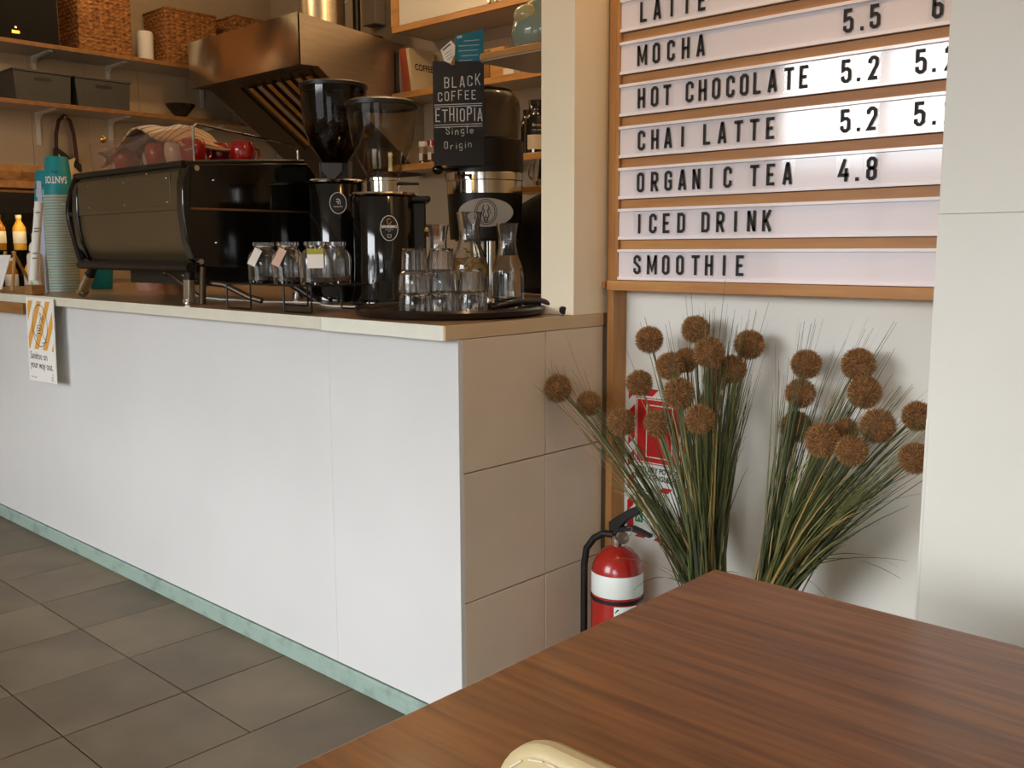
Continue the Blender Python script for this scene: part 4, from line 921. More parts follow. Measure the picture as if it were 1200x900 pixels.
# ------------------------------------------------------------------ left end of the worktop
rim = [(.062, 0), (.0635, .002), (.0635, .0085), (.061, .0100), (.0605, .0105), (.046, .168), (.043, .172), (.040, .170), (0, .170)]
CUPC = []
first = None
def cup_stack(x, y, n, group, top_lab, mid_lab, low_lab, pitch=.0122, upright=False, z0=ZT):
    global first
    for k in range(n):
        lab = top_lab if k == n - 1 and not upright else (low_lab if k == 0 else mid_lab)
        if upright: lab = low_lab if k == 0 else mid_lab
        t = thing('paper_cup', lab, 'cup', (x + random.uniform(-.0008, .0008), y, z0 + k * pitch + (.172 if upright else 0)), group)
        if first is None:
            w = MB().lathe(rim[3:], 28, (0, 0, 0), 0); w.m = [0] * len(w.f); wall = w.build('cup_wall', M_teal, t, world=False)
            rm = MB().lathe([(.060, 0.001)] + rim[:5] + [(.0598, .012)], 28).build('rim', M_cup, t, world=False); first = (wall, rm)
        else:
            for q in first: dupmesh(q, t)
        if upright: t.rotation_euler = (PI, 0, 0)
    return t
STK = 'nested paper cups in the tall stacks'
tp = cup_stack(-4.287, 1.764, 34, STK, 'topmost teal paper cup of the taller stack on the worktop', 'pale rimmed paper cup nested in the taller stack nearest the machine', 'lowest upturned paper cup carrying the taller stack')
d = cam_dir((-4.287, 1.764), 0); r_ = Vector((-d.y, d.x, 0))
def cup_print(parent, c, zb):
    b = MB(); ph0 = math.atan2(-c[1], -c[0])
    def CF_(u, v):                                                    # writing is upside down on an upturned cup
        u, v = -u, -v; z = .085 + v; r = .0605 - (z - .008) * (.0145 / .16) + .0006
        return Vector((r * math.cos(ph0 + u / r), r * math.sin(ph0 + u / r), z))
    b.text('SANTOS', .042, lambda u, v: CF_(u + .012, v - .002), 0, 'CENTER', .62, .0008); b.text('the', .02, lambda u, v: CF_(u + .012, v - .026), 1, 'CENTER')
    b.build('cup_print', [M_paper, M_ink], parent, world=False, flat=True)
cup_print(tp, (-4.287, 1.764), 0)
tp = cup_stack(-4.44, 1.78, 30, STK, 'topmost teal paper cup of the shorter stack behind the taller one', 'pale rimmed paper cup nested in the shorter stack behind the taller one', 'lowest upturned paper cup carrying the shorter stack')
cup_print(tp, (-4.44, 1.78), 0)
tp = cup_stack(-4.43, 1.99, 9, 'upright paper cups behind the machine leg', '', 'upright nested paper cup behind the left machine leg', 'lowest upright teal paper cup with lettering behind the machine leg', .0122, True)
bt = thing('sanitiser_bottle', 'white hand sanitiser bottle with pointed nozzle in front of the cup stacks', 'bottle', (-4.105, 1.575, ZT))
MB().lathe([(0, 0), (.038, 0), (.041, .004), (.041, .150), (.036, .164), (.018, .172), (0, .172)], 28, sy=.7).build('bottle', mat('bottle_plastic', 'ddd0c0', .35), bt, world=False)
MB().lathe([(0, .172), (.018, .172), (.020, .178), (.019, .196), (.012, .208), (.008, .212), (.006, .246), (.0035, .248), (0, .248)], 20).build('nozzle_cap', mat('bottle_cap', 'e6dac8', .35), bt, world=False)
b = MB(); d = cam_dir((-4.105, 1.575)); ph0 = math.atan2(d.y, d.x)
def LBF(u, v, dr=.0006):
    a = ph0 + u / .038; return Vector(((.041 + dr) * math.cos(a), (.041 * .7 + dr) * math.sin(a), v))
for u in (-.034, -.024, -.014): b.quad([LBF(u, .01), LBF(u + .010, .01), LBF(u + .010, .06), LBF(u, .06)], 1)
b.text('HAND', .014, lambda u, v: LBF(-.032 + u, v + .105, .001), 0, 'LEFT', .7); b.text('GEL', .014, lambda u, v: LBF(-.032 + u, v + .09, .001), 0, 'LEFT', .7)
for k in range(9): b.ribbon([(.003, .115 - k * .010), (.024, .115 - k * .010)], .0025, lambda u, v: LBF(u, v, .001), 0)
b.ribbon([(-.028 + .007 * math.cos(t * .4), .035 + .012 * math.sin(t * .4)) for t in range(16)], .003, lambda u, v: LBF(u, v, .0014), 2, closed=True)
b.build('label', [M_grey, mat('label_mint', 'b9cdb0', .5), M_signgrn], bt, world=False, flat=True)
ro = thing('rolled_paper', 'cream rolled paper leaning upright at the far left of the worktop', 'paper roll', (-4.02, 1.535, 1.09))
b = MB(); p0, p1 = Vector((-4.035, 1.537, ZT + .06)), Vector((-3.985, 1.560, 1.395)); b.tube([p0, p1], [.017, .0155], 18, cap=False); b.tube([p0, p1], [.0135, .012], 18, cap=False)
b.build('roll', M_paper, ro)
b = MB(); dd = (p1 - p0).normalized(); cdv = cam_dir((-4.0, 1.55)); 
for f_ in (.28, .34, .62, .66, .86): 
    o_ = p0 + (p1 - p0) * f_ + cdv * .0175; b.ribbon([(-.010, 0), (.008, .001)], .004, dirF(o_, (-cdv.y, cdv.x, 0)))
b.build('print', M_grey, ro, flat=True)
pb = thing('paper_block', 'small dark wooden block under the rolled paper', 'block', (-4.04, 1.535, ZT)); MB().box((-4.07, 1.512, ZT), (-4.0, 1.562, ZT + .040)).build('block', M_oakd, pb, bevel=.003)
bl = thing('paper_sheet', 'pale blue paper sheet standing behind the rolled paper', 'paper', (-4.17, 1.64, ZT)); MB().prism([(-4.195, ZT), (-4.150, ZT), (-4.150, 1.487), (-4.185, 1.49)], lambda u, v, t: Vector((u, 1.635 + .1 * (u + 4.17) + t * .002, v))).build('sheet', M_paperb, bl)
ea = thing('menu_easel', 'small wooden easel with white card cut by the left picture edge', 'easel', (-4.34, 1.56, ZT))
MB().tube([(-4.262, 1.535, ZT + .008), (-4.30, 1.57, 1.20)], .007, 8).build('easel_leg', M_oakz, ea); MB().tube([(-4.42, 1.535, ZT + .008), (-4.40, 1.57, 1.20)], .007, 8).build('easel_leg', M_oakz, ea); MB().tube([(-4.36, 1.66, ZT + .008), (-4.35, 1.58, 1.20)], .007, 8).build('easel_leg', M_oakz, ea)
MB().prism([(-4.47, 1.04), (-4.345, 1.04), (-4.285, 1.185), (-4.44, 1.185)], lambda u, v, t: Vector((u, 1.520 + (v - 1.04) * .18 + t * .004, v))).build('card', M_paper, ea)
pt = thing('clay_pot', 'brown clay pot behind the right machine leg', 'pot', (-3.66, 1.96, ZT)); MB().lathe([(0, 0), (.055, 0), (.075, .10), (.080, .104), (.080, .118), (.072, .118), (.066, .10), (0, .095)], 28).build('pot', M_brown, pt, world=False)
bg_ = thing('biscuit_bag', 'clear cellophane bag of pink biscuits under the espresso machine', 'bag', (-4.0, 2.02, ZT))
b = MB(); rnd = random.Random(4)
b.lathe([(0, 0), (.055, .0), (.065, .03), (.06, .08), (.04, .125), (.015, .14), (.03, .165)], 20)
b.v = [v + Vector((rnd.uniform(-.006, .006), rnd.uniform(-.006, .006), 0)) for v in b.v]; b.build('bag_film', M_bagp, bg_, world=False)
for k in range(9):
    MB().ball((rnd.uniform(-.03, .03), rnd.uniform(-.03, .03), .022 + k * .010), .022, 12, 8, sc=(1, 1, .5)).build('biscuit', mat('biscuit', 'd9a79a', .7) if k == 0 else bpy.data.materials['biscuit'], bg_, world=False)
gb = thing('syrup_bottle', 'small clear bottle with gold label beside the clay pot', 'bottle', (-3.83, 2.02, ZT)); MB().lathe([(0, 0), (.022, 0), (.022, .085), (.010, .105), (.010, .125), (0, .125)], 20).build('bottle', M_amber, gb, world=False); MB().lathe([(.0224, .04), (.0228, .041), (.0228, .082), (.0224, .083)], 20).build('label', M_brass, gb, world=False)

# ------------------------------------------------------------------ range hood
hd = thing('range_hood', 'large stainless steel range hood with polished front above the coffee counter', 'range hood', (-4.78, 3.42, 1.7))
hx0, hx1 = -5.33, -4.23
hp_ = [(3.0, 2.40), (3.0, 2.145), (3.11, 2.15), (3.84, 1.62), (3.84, 2.33)]
hpL = [(3.0, 2.40), (3.0, 2.145), (3.11, 2.15), (3.84, 1.62), (3.84, 2.33)]
def hf(u, v):                                                        # pressed sheet, slightly dished and buckled
    return Vector((hx0 + u * (hx1 - hx0), 2.990 + .012 * math.sin(PI * v) * math.sin(PI * min(1, 4 * min(u, 1 - u)) / 2) + .0012 * math.sin(u * 9 + v * 4) + .0006 * math.sin(u * 23 - v * 5), 2.143 + v * .259))
fp_ = drape(hf, 60, 24, lambda i, j: 0).build('front_panel', M_steelp, hd)
for x in (hx0, hx1 - .006): MB().prism(hp_, lambda u, v, t, x=x: Vector((x + t * .006, u, v))).build('side_panel', M_steel, hd)
MB().quad([(hx0, 3.0, 2.40), (hx1, 3.0, 2.40), (hx1, 3.84, 2.33), (hx0, 3.84, 2.33)]).build('top_panel', M_steel, hd)
def und(x, s, d=0): # point on the sloping underside
    a = Vector((x, 3.11, 2.15)); b_ = Vector((x, 3.84, 1.62)); n_ = Vector((0, -.588, -.81)); return a + (b_ - a) * s + n_ * d
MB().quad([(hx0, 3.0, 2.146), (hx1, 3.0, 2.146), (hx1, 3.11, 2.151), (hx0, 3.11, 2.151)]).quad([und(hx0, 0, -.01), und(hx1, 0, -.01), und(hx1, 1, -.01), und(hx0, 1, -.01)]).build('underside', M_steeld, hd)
for k in range(7):
    xa = -4.93 + k * .092
    b = MB(); b.add([und(xa, .04), und(xa + .045, .04), und(xa + .045, .58), und(xa, .58), und(xa, .04, .016), und(xa + .045, .04, .016), und(xa + .045, .58, .016), und(xa, .58, .016)], [(0, 1, 2, 3), (4, 7, 6, 5), (0, 4, 5, 1), (1, 5, 6, 2), (2, 6, 7, 3), (3, 7, 4, 0)])
    b.build('filter_slat', M_brass if k % 2 == 0 else M_steel, hd)  # brass on alternate slats stands in for yellow light falling on them
b = MB()
for q in ([(-5.0, .03), (-4.99, .03), (-4.99, .62), (-5.0, .62)],): b.prism(q, lambda u, v, t: und(u, v, t * .02))
b.build('filter_frame', M_steeld, hd)
dt = thing('hood_duct', 'round steel duct rising from the top of the range hood', 'duct', (-4.52, 3.36, 2.37)); MB().lathe([(.125, 2.378), (.125, 3.0)], 36, (-4.52, 3.36, 0)).build('duct', M_steel, dt); MB().lathe([(.126, 2.378), (.14, 2.38), (.14, 2.386), (.126, 2.387)], 36, (-4.52, 3.36, 0)).build('flange', M_steel, dt)
ib = thing('isolator_box', 'grey wall isolator box and black bracket above the hood beside the duct', 'switch box', (-4.61, 3.8, 2.5))
MB().box((-4.67, 3.76, 2.52), (-4.55, 3.842, 2.80)).build('box', mat('grey_box', 'a99d8c', .5), ib, bevel=.006); MB().box((-4.80, 3.74, 2.345), (-4.58, 3.842, 2.46)).build('bracket', M_black, ib)
MB().cyl((-4.47, 3.56, 2.36), (-4.47, 3.56, 3.0), .022, n=14).build('conduit', M_black, ib)
MB().tube([(-4.60, 3.755, 2.72), (-4.66, 3.70, 2.70), (-4.74, 3.66, 2.62), (-4.76, 3.68, 2.48)], .005, 8).build('cable', M_paper, ib)

# ------------------------------------------------------------------ shelves on the left kitchen wall
def lshelf(z, lab, ys):
    s = thing('wall_shelf', lab, 'shelf', (-5.6, 2.7, z - .02)); MB().box((-5.744, 1.55, z - .022), (-5.452, 3.84, z)).build('board', M_shelfu, s); MB().box((-5.452, 1.55, z - .022), (-5.448, 3.84, z)).build('edge', M_oakd, s)
    for y in ys:
        MB().prism([(-5.743, z - .022), (-5.743, z - .20), (-5.736, z - .20), (-5.730, z - .06), (-5.70, z - .036), (-5.50, z - .028), (-5.50, z - .022)], lambda u, v, t, y=y: Vector((u, y - .012 + t * .024, v))).build('bracket', M_door, s)
lshelf(2.305, 'upper kitchen wall shelf with woven baskets on white brackets', (2.27, 2.69, 3.3)); lshelf(1.998, 'lower kitchen wall shelf with charcoal bins on white brackets', (2.27, 2.69, 3.3))
def basket(x, y, z, sx, sy, h, lab):
    t = thing('woven_basket', lab, 'basket', (x, y, z), 'woven storage baskets on the upper shelf')
    b = MB(); rows = max(6, int(h / .022)); rnd = random.Random(int(y * 100))
    for k in range(rows):                                             # one bulging coil per row
        za, zb = h * k / rows, h * (k + 1) / rows
        for s_ in range(4):
            n_ = 10 if s_ % 2 == 0 else 12
            for i in range(n_):
                f0, f1 = i / n_, (i + 1) / n_; o_ = .004 * (1 if (i + k) % 2 else -.2)
                def pt(f, off): return {0: (-sx / 2 - off, -sy / 2 + f * sy), 1: (-sx / 2 + f * sx, -sy / 2 - off), 2: (sx / 2 + off, -sy / 2 + f * sy), 3: (-sx / 2 + f * sx, sy / 2 + off)}[s_]
                A, B_, C_, D_ = pt(f0, 0), pt(f1, 0), pt((f0 + f1) / 2, o_ + .004), None
                b.add([(A[0], A[1], za), (B_[0], B_[1], za), (B_[0], B_[1], zb), (A[0], A[1], zb), (C_[0], C_[1], (za + zb) / 2)], [(0, 1, 4), (1, 2, 4), (2, 3, 4), (3, 0, 4)])
    b.build('woven_sides', M_basket, t, world=False, smooth=False)
    MB().box((-sx / 2 - .006, -sy / 2 - .006, h), (sx / 2 + .006, sy / 2 + .006, h + .015)).build('lid', M_basket, t, world=False, bevel=.006)
basket(-5.585, 2.565, 2.3055, .25, .30, .40, 'large golden woven basket between the black box and white jar'); basket(-5.585, 3.09, 2.3055, .26, .33, .30, 'woven basket on the upper shelf half hidden by the range hood'); basket(-5.585, 3.53, 2.3055, .26, .30, .33, 'darker woven basket on the upper shelf behind the range hood')
bx = thing('storage_box', 'black storage box with label holder on the upper shelf', 'box', (-5.585, 2.12, 2.3055)); MB().box((-.125, -.20, 0), (.125, .185, .36)).build('box', M_blackbox, bx, world=False, bevel=.004); MB().box((-.11, .185, .0), (.11, .192, .35)).build('end_flap', M_brown, bx, world=False); MB().box((.125, -.06, .03), (.129, -.02, .045)).build('label_holder', M_brass, bx, world=False); MB().cyl((.125, -.04, .06), (.132, -.04, .06), .006).build('stud', M_chrome, bx, world=False)
wj = thing('white_jar', 'plain white cylindrical jar between the woven baskets on the upper shelf', 'jar', (-5.53, 2.83, 2.3055)); MB().lathe([(0, 0), (.040, 0), (.045, .01), (.048, .15), (.044, .165), (.03, .168), (0, .166)], 24).build('jar', M_paper, wj, world=False)
for y0, y1, lab in ((2.05, 2.355, 'left charcoal ribbed plastic bin on the lower shelf'), (2.375, 2.69, 'right charcoal ribbed plastic bin on the lower shelf')):
    t = thing('storage_bin', lab, 'bin', (-5.59, (y0 + y1) / 2, 1.9985), 'charcoal bins on the lower shelf'); w = (y1 - y0) / 2
    b = MB().prism([(-w + .01, 0), (w - .01, 0), (w, .158), (-w, .158)], lambda u, v, t: Vector((-.13 + t * .26, u, v)))
    b.build('bin', M_greyp, t, world=False, bevel=.004)
    MB().box((-.138, -w - .004, .150), (.138, w + .004, .162)).build('rim', M_greyp, t, world=False, bevel=.003)
    rb = MB()
    for k in range(22): rb.box((.1295, -w + .02 + k * (2 * w - .04) / 22, .02), (.1315, -w + .02 + (k + .5) * (2 * w - .04) / 22, .14))
    rb.build('ribs', M_greyp, t, world=False, smooth=False, kind='stuff'); MB().prism(round_rect(-.045, .045, .108, .126, .008), lambda u, v, t: Vector((.130 + t * .003, u, v))).build('handle_slot', M_black, t, world=False)
db = thing('glass_bowl', 'dark glass bowl on the lower shelf below the range hood', 'bowl', (-5.56, 3.05, 1.9985)); MB().lathe([(0, 0), (.03, 0), (.03, .01), (.05, .03), (.085, .075), (.09, .085), (.083, .085), (.045, .035), (0, .025)], 28).build('bowl', mat('smoked_bowl', '3b2c20', .1, trans=.5), db, world=False)
bgb = thing('shoulder_bag', 'black bag with brown leather strap hanging on the kitchen wall', 'bag', (-5.69, 2.40, 1.60))
MB().tube([(-5.70, 2.345, 1.73), (-5.70, 2.352, 1.86), (-5.70, 2.372, 1.94), (-5.70, 2.405, 1.968), (-5.70, 2.435, 1.945), (-5.70, 2.452, 1.87), (-5.70, 2.462, 1.70)], .011, 8).build('strap', mat('tan_strap', '4a2614', .5), bgb)
MB().prism([(2.335, 1.60), (2.475, 1.60), (2.475, 1.70), (2.43, 1.715), (2.38, 1.76), (2.340, 1.79)], lambda u, v, t: Vector((-5.735 + t * .07, u, v))).build('bag_body', M_black, bgb, bevel=.01); MB().cyl((-5.745, 2.405, 1.965), (-5.69, 2.405, 1.960), .006).build('hook', M_chrome, bgb)

# low cabinet and lit display fridge against the left wall
lc = thing('back_cabinet', 'low cabinet along the left kitchen wall under the lit fridge', 'cabinet', (-5.45, 2.4, 0)); MB().box((-5.74, 1.62, 0), (-5.14, 3.3, .93)).build('carcass', M_kwall, lc); MB().box((-5.74, 1.6, .93), (-5.12, 3.32, .96)).build('counter_top', M_top, lc)
fr = thing('display_fridge', 'small lit glass display fridge with bottles at the left picture edge', 'fridge', (-5.43, 1.93, .9605))
MB().box((-5.735, 1.64, .9605), (-5.715, 2.16, 1.47)).box((-5.715, 1.64, .9605), (-5.18, 2.16, .985)).box((-5.715, 2.135, .985), (-5.18, 2.16, 1.44)).box((-5.715, 1.64, .985), (-5.18, 1.66, 1.44)).build('cabinet', M_black, fr)
MB().box((-5.735, 1.635, 1.435), (-5.16, 2.165, 1.495)).box((-5.172, 1.635, 1.395), (-5.16, 2.165, 1.436)).build('top_band', M_black, fr); MB().box((-5.23, 1.67, 1.418), (-5.20, 2.12, 1.432)).build('lamp_strip', M_lamp, fr); MB().box((-5.7, 1.665, 1.20), (-5.24, 2.13, 1.206)).build('glass_shelf', M_clear, fr); MB().box((-5.18, 1.64, .985), (-5.176, 2.16, 1.435)).build('glass_door', M_clear, fr)
for k, (y, z, mt_, lab) in enumerate(((1.745, .986, M_amber, 'first amber bottle on the bottom shelf of the lit fridge'), (1.835, .986, M_juice, 'yellow juice bottle on the bottom shelf of the lit fridge'), (1.925, .986, M_amber, 'amber bottle beside the yellow one low in the fridge'), (2.02, .986, M_juice, 'last yellow bottle low in the fridge near its right wall'),
                                      (1.79, 1.207, M_juice, 'yellow bottle on the upper glass shelf of the fridge'), (1.88, 1.207, M_amber, 'amber bottle on the upper glass shelf of the fridge'), (1.98, 1.207, M_juice, 'tall yellow bottle on the upper glass shelf nearest the cups'))):
    t = thing('drink_bottle', lab, 'bottle', (-5.34, y, z), 'bottles in the lit fridge'); MB().lathe([(0, 0), (.031, 0), (.032, .005), (.032, .115), (.016, .145), (.013, .15), (.013, .165), (0, .165)], 18).build('bottle', mt_, t, world=False); MB().lathe([(.0325, .035), (.0328, .036), (.0328, .095), (.0325, .096)], 18).build('label', M_paper, t, world=False); MB().lathe([(0, .165), (.015, .165), (.015, .182), (0, .182)], 14).build('cap', M_brass if k % 2 else M_paper, t, world=False)
cr_ = thing('bread_crate', 'wooden slatted crate of bread rolls on top of the display fridge', 'crate', (-5.42, 1.9, 1.4955))
for z in (1.52, 1.60): MB().box((-5.20, 1.64, z), (-5.19, 2.14, z + .035)).build('slat', M_oak, cr_); MB().box((-5.65, 1.64, z), (-5.64, 2.14, z + .035)).build('slat', M_oak, cr_)
MB().box((-5.65, 1.64, 1.4955), (-5.19, 2.14, 1.508)).build('base', M_oakd, cr_)
for y in (1.645, 2.125): MB().box((-5.64, y, 1.508), (-5.20, y + .012, 1.64)).build('end_board', M_oak, cr_)
for k, (x, y, bl_) in enumerate(((-5.28, 1.72, 'first in the front row'), (-5.28, 1.86, 'in the middle of the front row'), (-5.28, 2.0, 'last in the front row by the cups'), (-5.44, 1.79, 'first in the back row'), (-5.44, 1.95, 'second in the back row'))):
    t = thing('bread_roll', 'golden bread roll in the fridge top crate, ' + bl_, 'bread', (x, y, 1.5085), 'bread rolls in the crate'); MB().ball((0, 0, .034), .055, 16, 10, sc=(1, 1.15, .62)).build('roll', mat('crust', 'b8783a', .6, color2='8a4f20', scale=20) if k == 0 else bpy.data.materials['crust'], t, world=False)
for x, y, w_, h, lab in ((-5.33, 2.215, .075, .72, 'tall pale cardboard carton beside the bread crate'), (-5.40, 2.34, .12, .665, 'low open white cardboard tray near the hanging bag')):
    t = thing('carton', lab, 'carton', (x, y, .9605)); MB().box((-.07, -w_ / 2, 0), (.07, w_ / 2, h - .02)).build('box', mat('carton_board', 'd8b98c', .7) if w_ < .1 else bpy.data.materials['carton_board'], t, world=False)
    MB().prism([(-w_ / 2, h - .02), (w_ / 2, h - .02), (w_ / 2 + .012, h + .015), (w_ / 4, h + .003), (-w_ / 4, h), (-w_ / 2, h + .03)], lambda u, v, t_: Vector((.066 + t_ * .004, u, v))).build('flap', bpy.data.materials['carton_board'], t, world=False)

# ------------------------------------------------------------------ back wall cabinet, shelves and what stands on them
kc = thing('wall_cabinet', 'white double door wall cabinet framed in orange wood above the kitchen shelves', 'cabinet', (-2.93, 3.7, 2.37))
MB().box((-4.15, 3.565, 2.372), (-1.71, 3.845, 2.40)).build('bottom_board', M_shelfu, kc); MB().box((-4.15, 3.545, 2.368), (-1.71, 3.566, 2.398)).build('front_lip', M_shelfw, kc); MB().box((-4.155, 3.545, 2.40), (-4.10, 3.845, 2.95)).build('side_board', M_shelfw, kc); MB().box((-4.09, 3.70, 2.40), (-1.71, 3.845, 2.95)).build('carcass', M_door, kc)
for k, (xa, xb) in enumerate(((-4.095, -3.392), (-3.386, -2.68), (-2.674, -1.715))):
    dd_ = MB().box((xa, 3.552, 2.402), (xb, 3.572, 2.95)).build('door', M_door, kc, bevel=.001)
    hx = xb - .03 if k == 0 else xa + .012
    MB().box((hx, 3.538, 2.405), (hx + .018, 3.553, 2.428)).build('handle', M_steel, dd_)
def bshelf(z, y0, lab, xa=-4.225):
    s = thing('kitchen_shelf', lab, 'shelf', (-2.9, 3.7, z - .03)); MB().box((xa, y0 + .02, z - .03), (-1.71, 3.842, z)).build('board', M_shelfu, s); MB().box((xa, y0, z - .032), (-1.71, y0 + .02, z + .0005)).build('front_edge', M_shelfw, s)
bshelf(2.062, 3.6, 'upper open shelf on the kitchen back wall holding books'); bshelf(1.672, 3.6, 'lower open shelf on the kitchen back wall with jars')
def book(x, w_, h, d_, lean, mt_, lab, title=None):
    t = thing('book', lab, 'book', (x, 3.63, 2.0635), 'coffee books on the open shelf', 0)
    M = Matrix.Rotation(lean, 4, 'Y'); MB().box((0, 0, 0), (w_, d_, h), 0, M).build('cover', mt_, t, world=False, bevel=.002); MB().box((.003, .004, .003), (w_ - .003, d_ + .0015, h - .003), 0, M).build('pages', M_paper, t, world=False)
    if title:
        b = MB(); F = lambda u, v: M @ Vector((w_ + .0008, .03 + u, v)); b.text(title, .05, lambda u, v: F(u, v + .12), 0, 'LEFT', .8, .001); b.build('title', M_ink, t, world=False, flat=True)
book(-4.222, .030, .235, .17, -.0, M_book1, 'dark covered book touching the range hood at the shelf end'); book(-4.188, .018, .225, .165, -.10, M_book4, 'thin grey book between a dark book and rust books'); book(-4.164, .026, .240, .17, -.12, M_book2, 'first rust spined book left of another rust book'); book(-4.132, .028, .245, .175, -.14, M_book2, 'rust spined book touching the cream coffee book')
book(-4.098, .022, .240, .19, -.16, M_book3, 'cream covered coffee book with black title on the open shelf', 'COFFEE')
t = thing('glass_decanter', 'round clear glass decanter with stopper on the book shelf', 'decanter', (-3.82, 3.66, 2.0635)); MB().lathe([(0, 0), (.05, 0), (.072, .03), (.07, .065), (.03, .10), (.016, .12), (.016, .15), (.024, .155), (.022, .155), (.013, .148), (.013, .12), (.028, .096), (.066, .063), (.068, .03), (0, .006)], 30).build('glass', M_glass, t, world=False); MB().lathe([(0, .148), (.013, .15), (.015, .165), (.020, .18), (.014, .20), (0, .205)], 18).build('stopper', M_glass, t, world=False)
t = thing('wooden_caddy', 'small orange wooden box on the book shelf behind the chalkboard', 'box', (-3.46, 3.70, 2.0635)); MB().box((-.10, -.06, 0), (.06, .07, .15)).build('box', M_shelfw, t, world=False, bevel=.003); MB().box((-.095, -.068, .01), (-.04, -.06, .14)).build('front_slot', M_oakd, t, world=False)
for x, lab in ((-3.36, 'small white carton low on the shelf beside the wooden box'), ): 
    t = thing('small_carton', lab, 'box', (x, 3.64, 2.0635)); MB().box((-.03, -.02, 0), (.04, .03, .035)).build('box', M_paper, t, world=False)
for x, cap, lab in ((-4.03, M_paper, 'spice jar with pale cap at the left of the lower shelf'), (-3.96, M_cupred, 'spice jar with red lid on the lower shelf behind the hopper'), (-3.885, M_black, 'spice jar with black lid beside the red lidded one')):
    t = thing('spice_jar', lab, 'jar', (x, 3.655, 1.673), 'spice jars on the lower shelf'); MB().lathe([(0, 0), (.028, 0), (.028, .085), (.024, .092), (0, .092)], 20).build('jar', M_glass, t, world=False); MB().lathe([(0, .004), (.024, .004), (.024, .05), (0, .05)], 18).build('spice', M_spice, t, world=False); MB().lathe([(0, .092), (.027, .092), (.027, .12), (0, .121)], 20).build('lid', cap, t, world=False); MB().box((-.005, -.0295, .015), (.022, -.0285, .055)).build('label', M_paper, t, world=False)
for x, y, r, h, lab, lb_ in ((-3.205, 3.665, .062, .255, 'black coffee bottle with cream label on the lower shelf by the divider wall', 1), (-3.31, 3.72, .045, .225, 'plain dark bottle behind the large grinder on the lower shelf', 0)):
    t = thing('dark_bottle', lab, 'bottle', (x, y, 1.673)); MB().lathe([(0, 0), (r, 0), (r, .62 * h), (r * .93, .72 * h), (r * .72, .80 * h), (r * .66, .82 * h), (r * .66, h), (0, h)], 28).build('bottle', M_blackg, t, world=False)
    if lb_:
        b = MB(); ph0 = math.atan2(-y, -x)
        F = lambda u, v: Vector(((r + .0008) * math.cos(ph0 + u / r), (r + .0008) * math.sin(ph0 + u / r), v))
        for k in range(8): b.quad([F(-.052 + k * .013, .015), F(-.039 + k * .013, .015), F(-.039 + k * .013, .085), F(-.052 + k * .013, .085)])
        b.build('label', M_book3, t, world=False, flat=True); b = MB(); b.text('Brew', .022, lambda u, v: F(u, v + .125), 0, 'CENTER'); b.text('black coffee', .010, lambda u, v: F(u, v + .105), 0, 'CENTER'); b.build('lettering', M_book3, t, world=False, flat=True)
ns = thing('corner_shelf', 'short wooden shelf with rounded nose fixed to the divider wall', 'shelf', (-2.03, 2.55, 1.83))
MB().prism([(-1.708, 2.405), (-2.345, 2.405), (-2.362, 2.412), (-2.370, 2.43), (-2.372, 2.68), (-2.36, 2.70), (-1.708, 2.70)], lambda u, v, t: Vector((u, v, 1.832 + t * .004))).build('underside', M_shelfu, ns)
MB().prism([(-1.708, 2.40), (-2.345, 2.40), (-2.364, 2.408), (-2.374, 2.43), (-2.374, 2.68), (-2.36, 2.704), (-1.708, 2.704)], lambda u, v, t: Vector((u, v, 1.836 + t * .022))).build('board', M_shelfw, ns, bevel=.002)
tpz = thing('ceramic_bird', 'celadon green ceramic bird jug on the short shelf', 'ornament', (-2.195, 2.515, 1.8585)); tpz.scale = (1.08, 1.08, 1.0)
b = MB().lathe([(0, 0), (.055, 0), (.075, .02), (.083, .055), (.078, .095), (.062, .130), (.042, .155), (.022, .168), (0, .172)], 36)
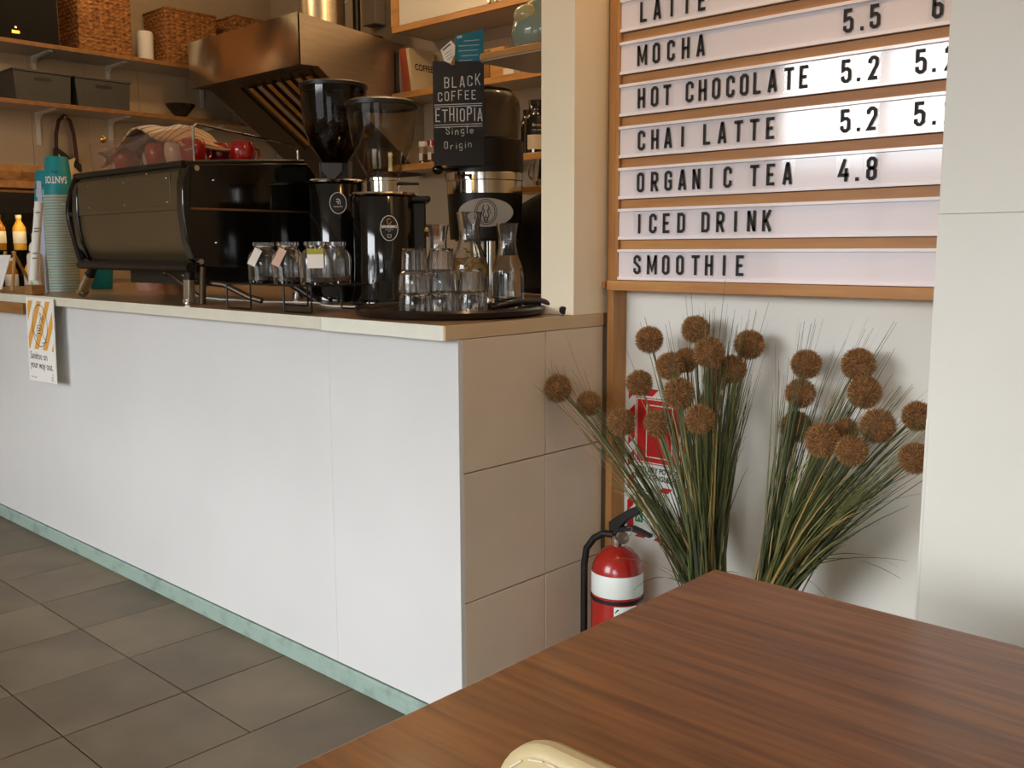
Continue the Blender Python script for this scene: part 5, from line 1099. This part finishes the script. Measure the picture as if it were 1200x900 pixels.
for v in b.v: v.x += .012 * max(0, v.z - .06) / .1
b.build('body', M_teapot, tpz, world=False)
d = cam_dir((-2.19, 2.53)); r_ = Vector((-d.y, d.x, 0))
MB().ball(Vector((.010, 0, .140)) + r_ * .008 - d * .004, .044, 20, 12, sc=(1, 1, .82)).build('head', M_teapotd, tpz, world=False)
MB().ball(d * .030 - r_ * .028 + Vector((0, 0, .108)), .050, 20, 12, sc=(.95, .95, .75)).build('breast_patch', M_teapoty, tpz, world=False)
MB().ball(d * .052 + r_ * .022 + Vector((0, 0, .058)), .046, 20, 12, sc=(.8, .8, .85)).tube([d * .066 + r_ * .030 + Vector((0, 0, .07)), d * .060 + r_ * .042 + Vector((0, 0, .115)), d * .045 + r_ * .044 + Vector((0, 0, .135))], [.026, .018, .008], 14).build('wing', M_teapot, tpz, world=False)
mk = thing('milk_jug', 'stainless steel milk jug hanging beside the large grinder', 'jug', (-2.44, 2.98, 1.37)); MB().lathe([(0, 0), (.048, 0), (.05, .01), (.046, .08), (.042, .11), (.040, .11), (.044, .08), (.046, .012), (0, .008)], 28).build('jug', M_chrome, mk, world=False); MB().tube([(-.04, -.012, .095), (-.066, -.02, .09), (-.070, -.02, .05), (-.045, -.012, .025)], .006, 8).build('handle', M_chrome, mk, world=False)
mk.location = (-2.60, 3.02, 1.452)
hk = thing('jug_rail', 'narrow wooden ledge on the back wall carrying the milk jug', 'ledge', (-2.5, 3.1, 1.43)); MB().box((-2.75, 2.94, 1.43), (-1.709, 3.10, 1.4515)).build('board', M_shelfw, hk)
ap = thing('hanging_apron', 'dark brown apron hanging in the gap beside the large grinder', 'apron', (-2.25, 2.88, 1.0))
def apf(u, v): return Vector((-2.74 + u * .85, 2.90 + .03 * math.sin(u * 15 + v * 2) + .02 * math.sin(v * 6) - .05 * (1 - v), 1.03 + v * (.40 - .13 * max(0, .3 - u) / .3)))
o = drape(apf, 26, 14, lambda i, j: 0).build('cloth', M_apron, ap); so = o.modifiers.new('thick', 'SOLIDIFY'); so.thickness = .006
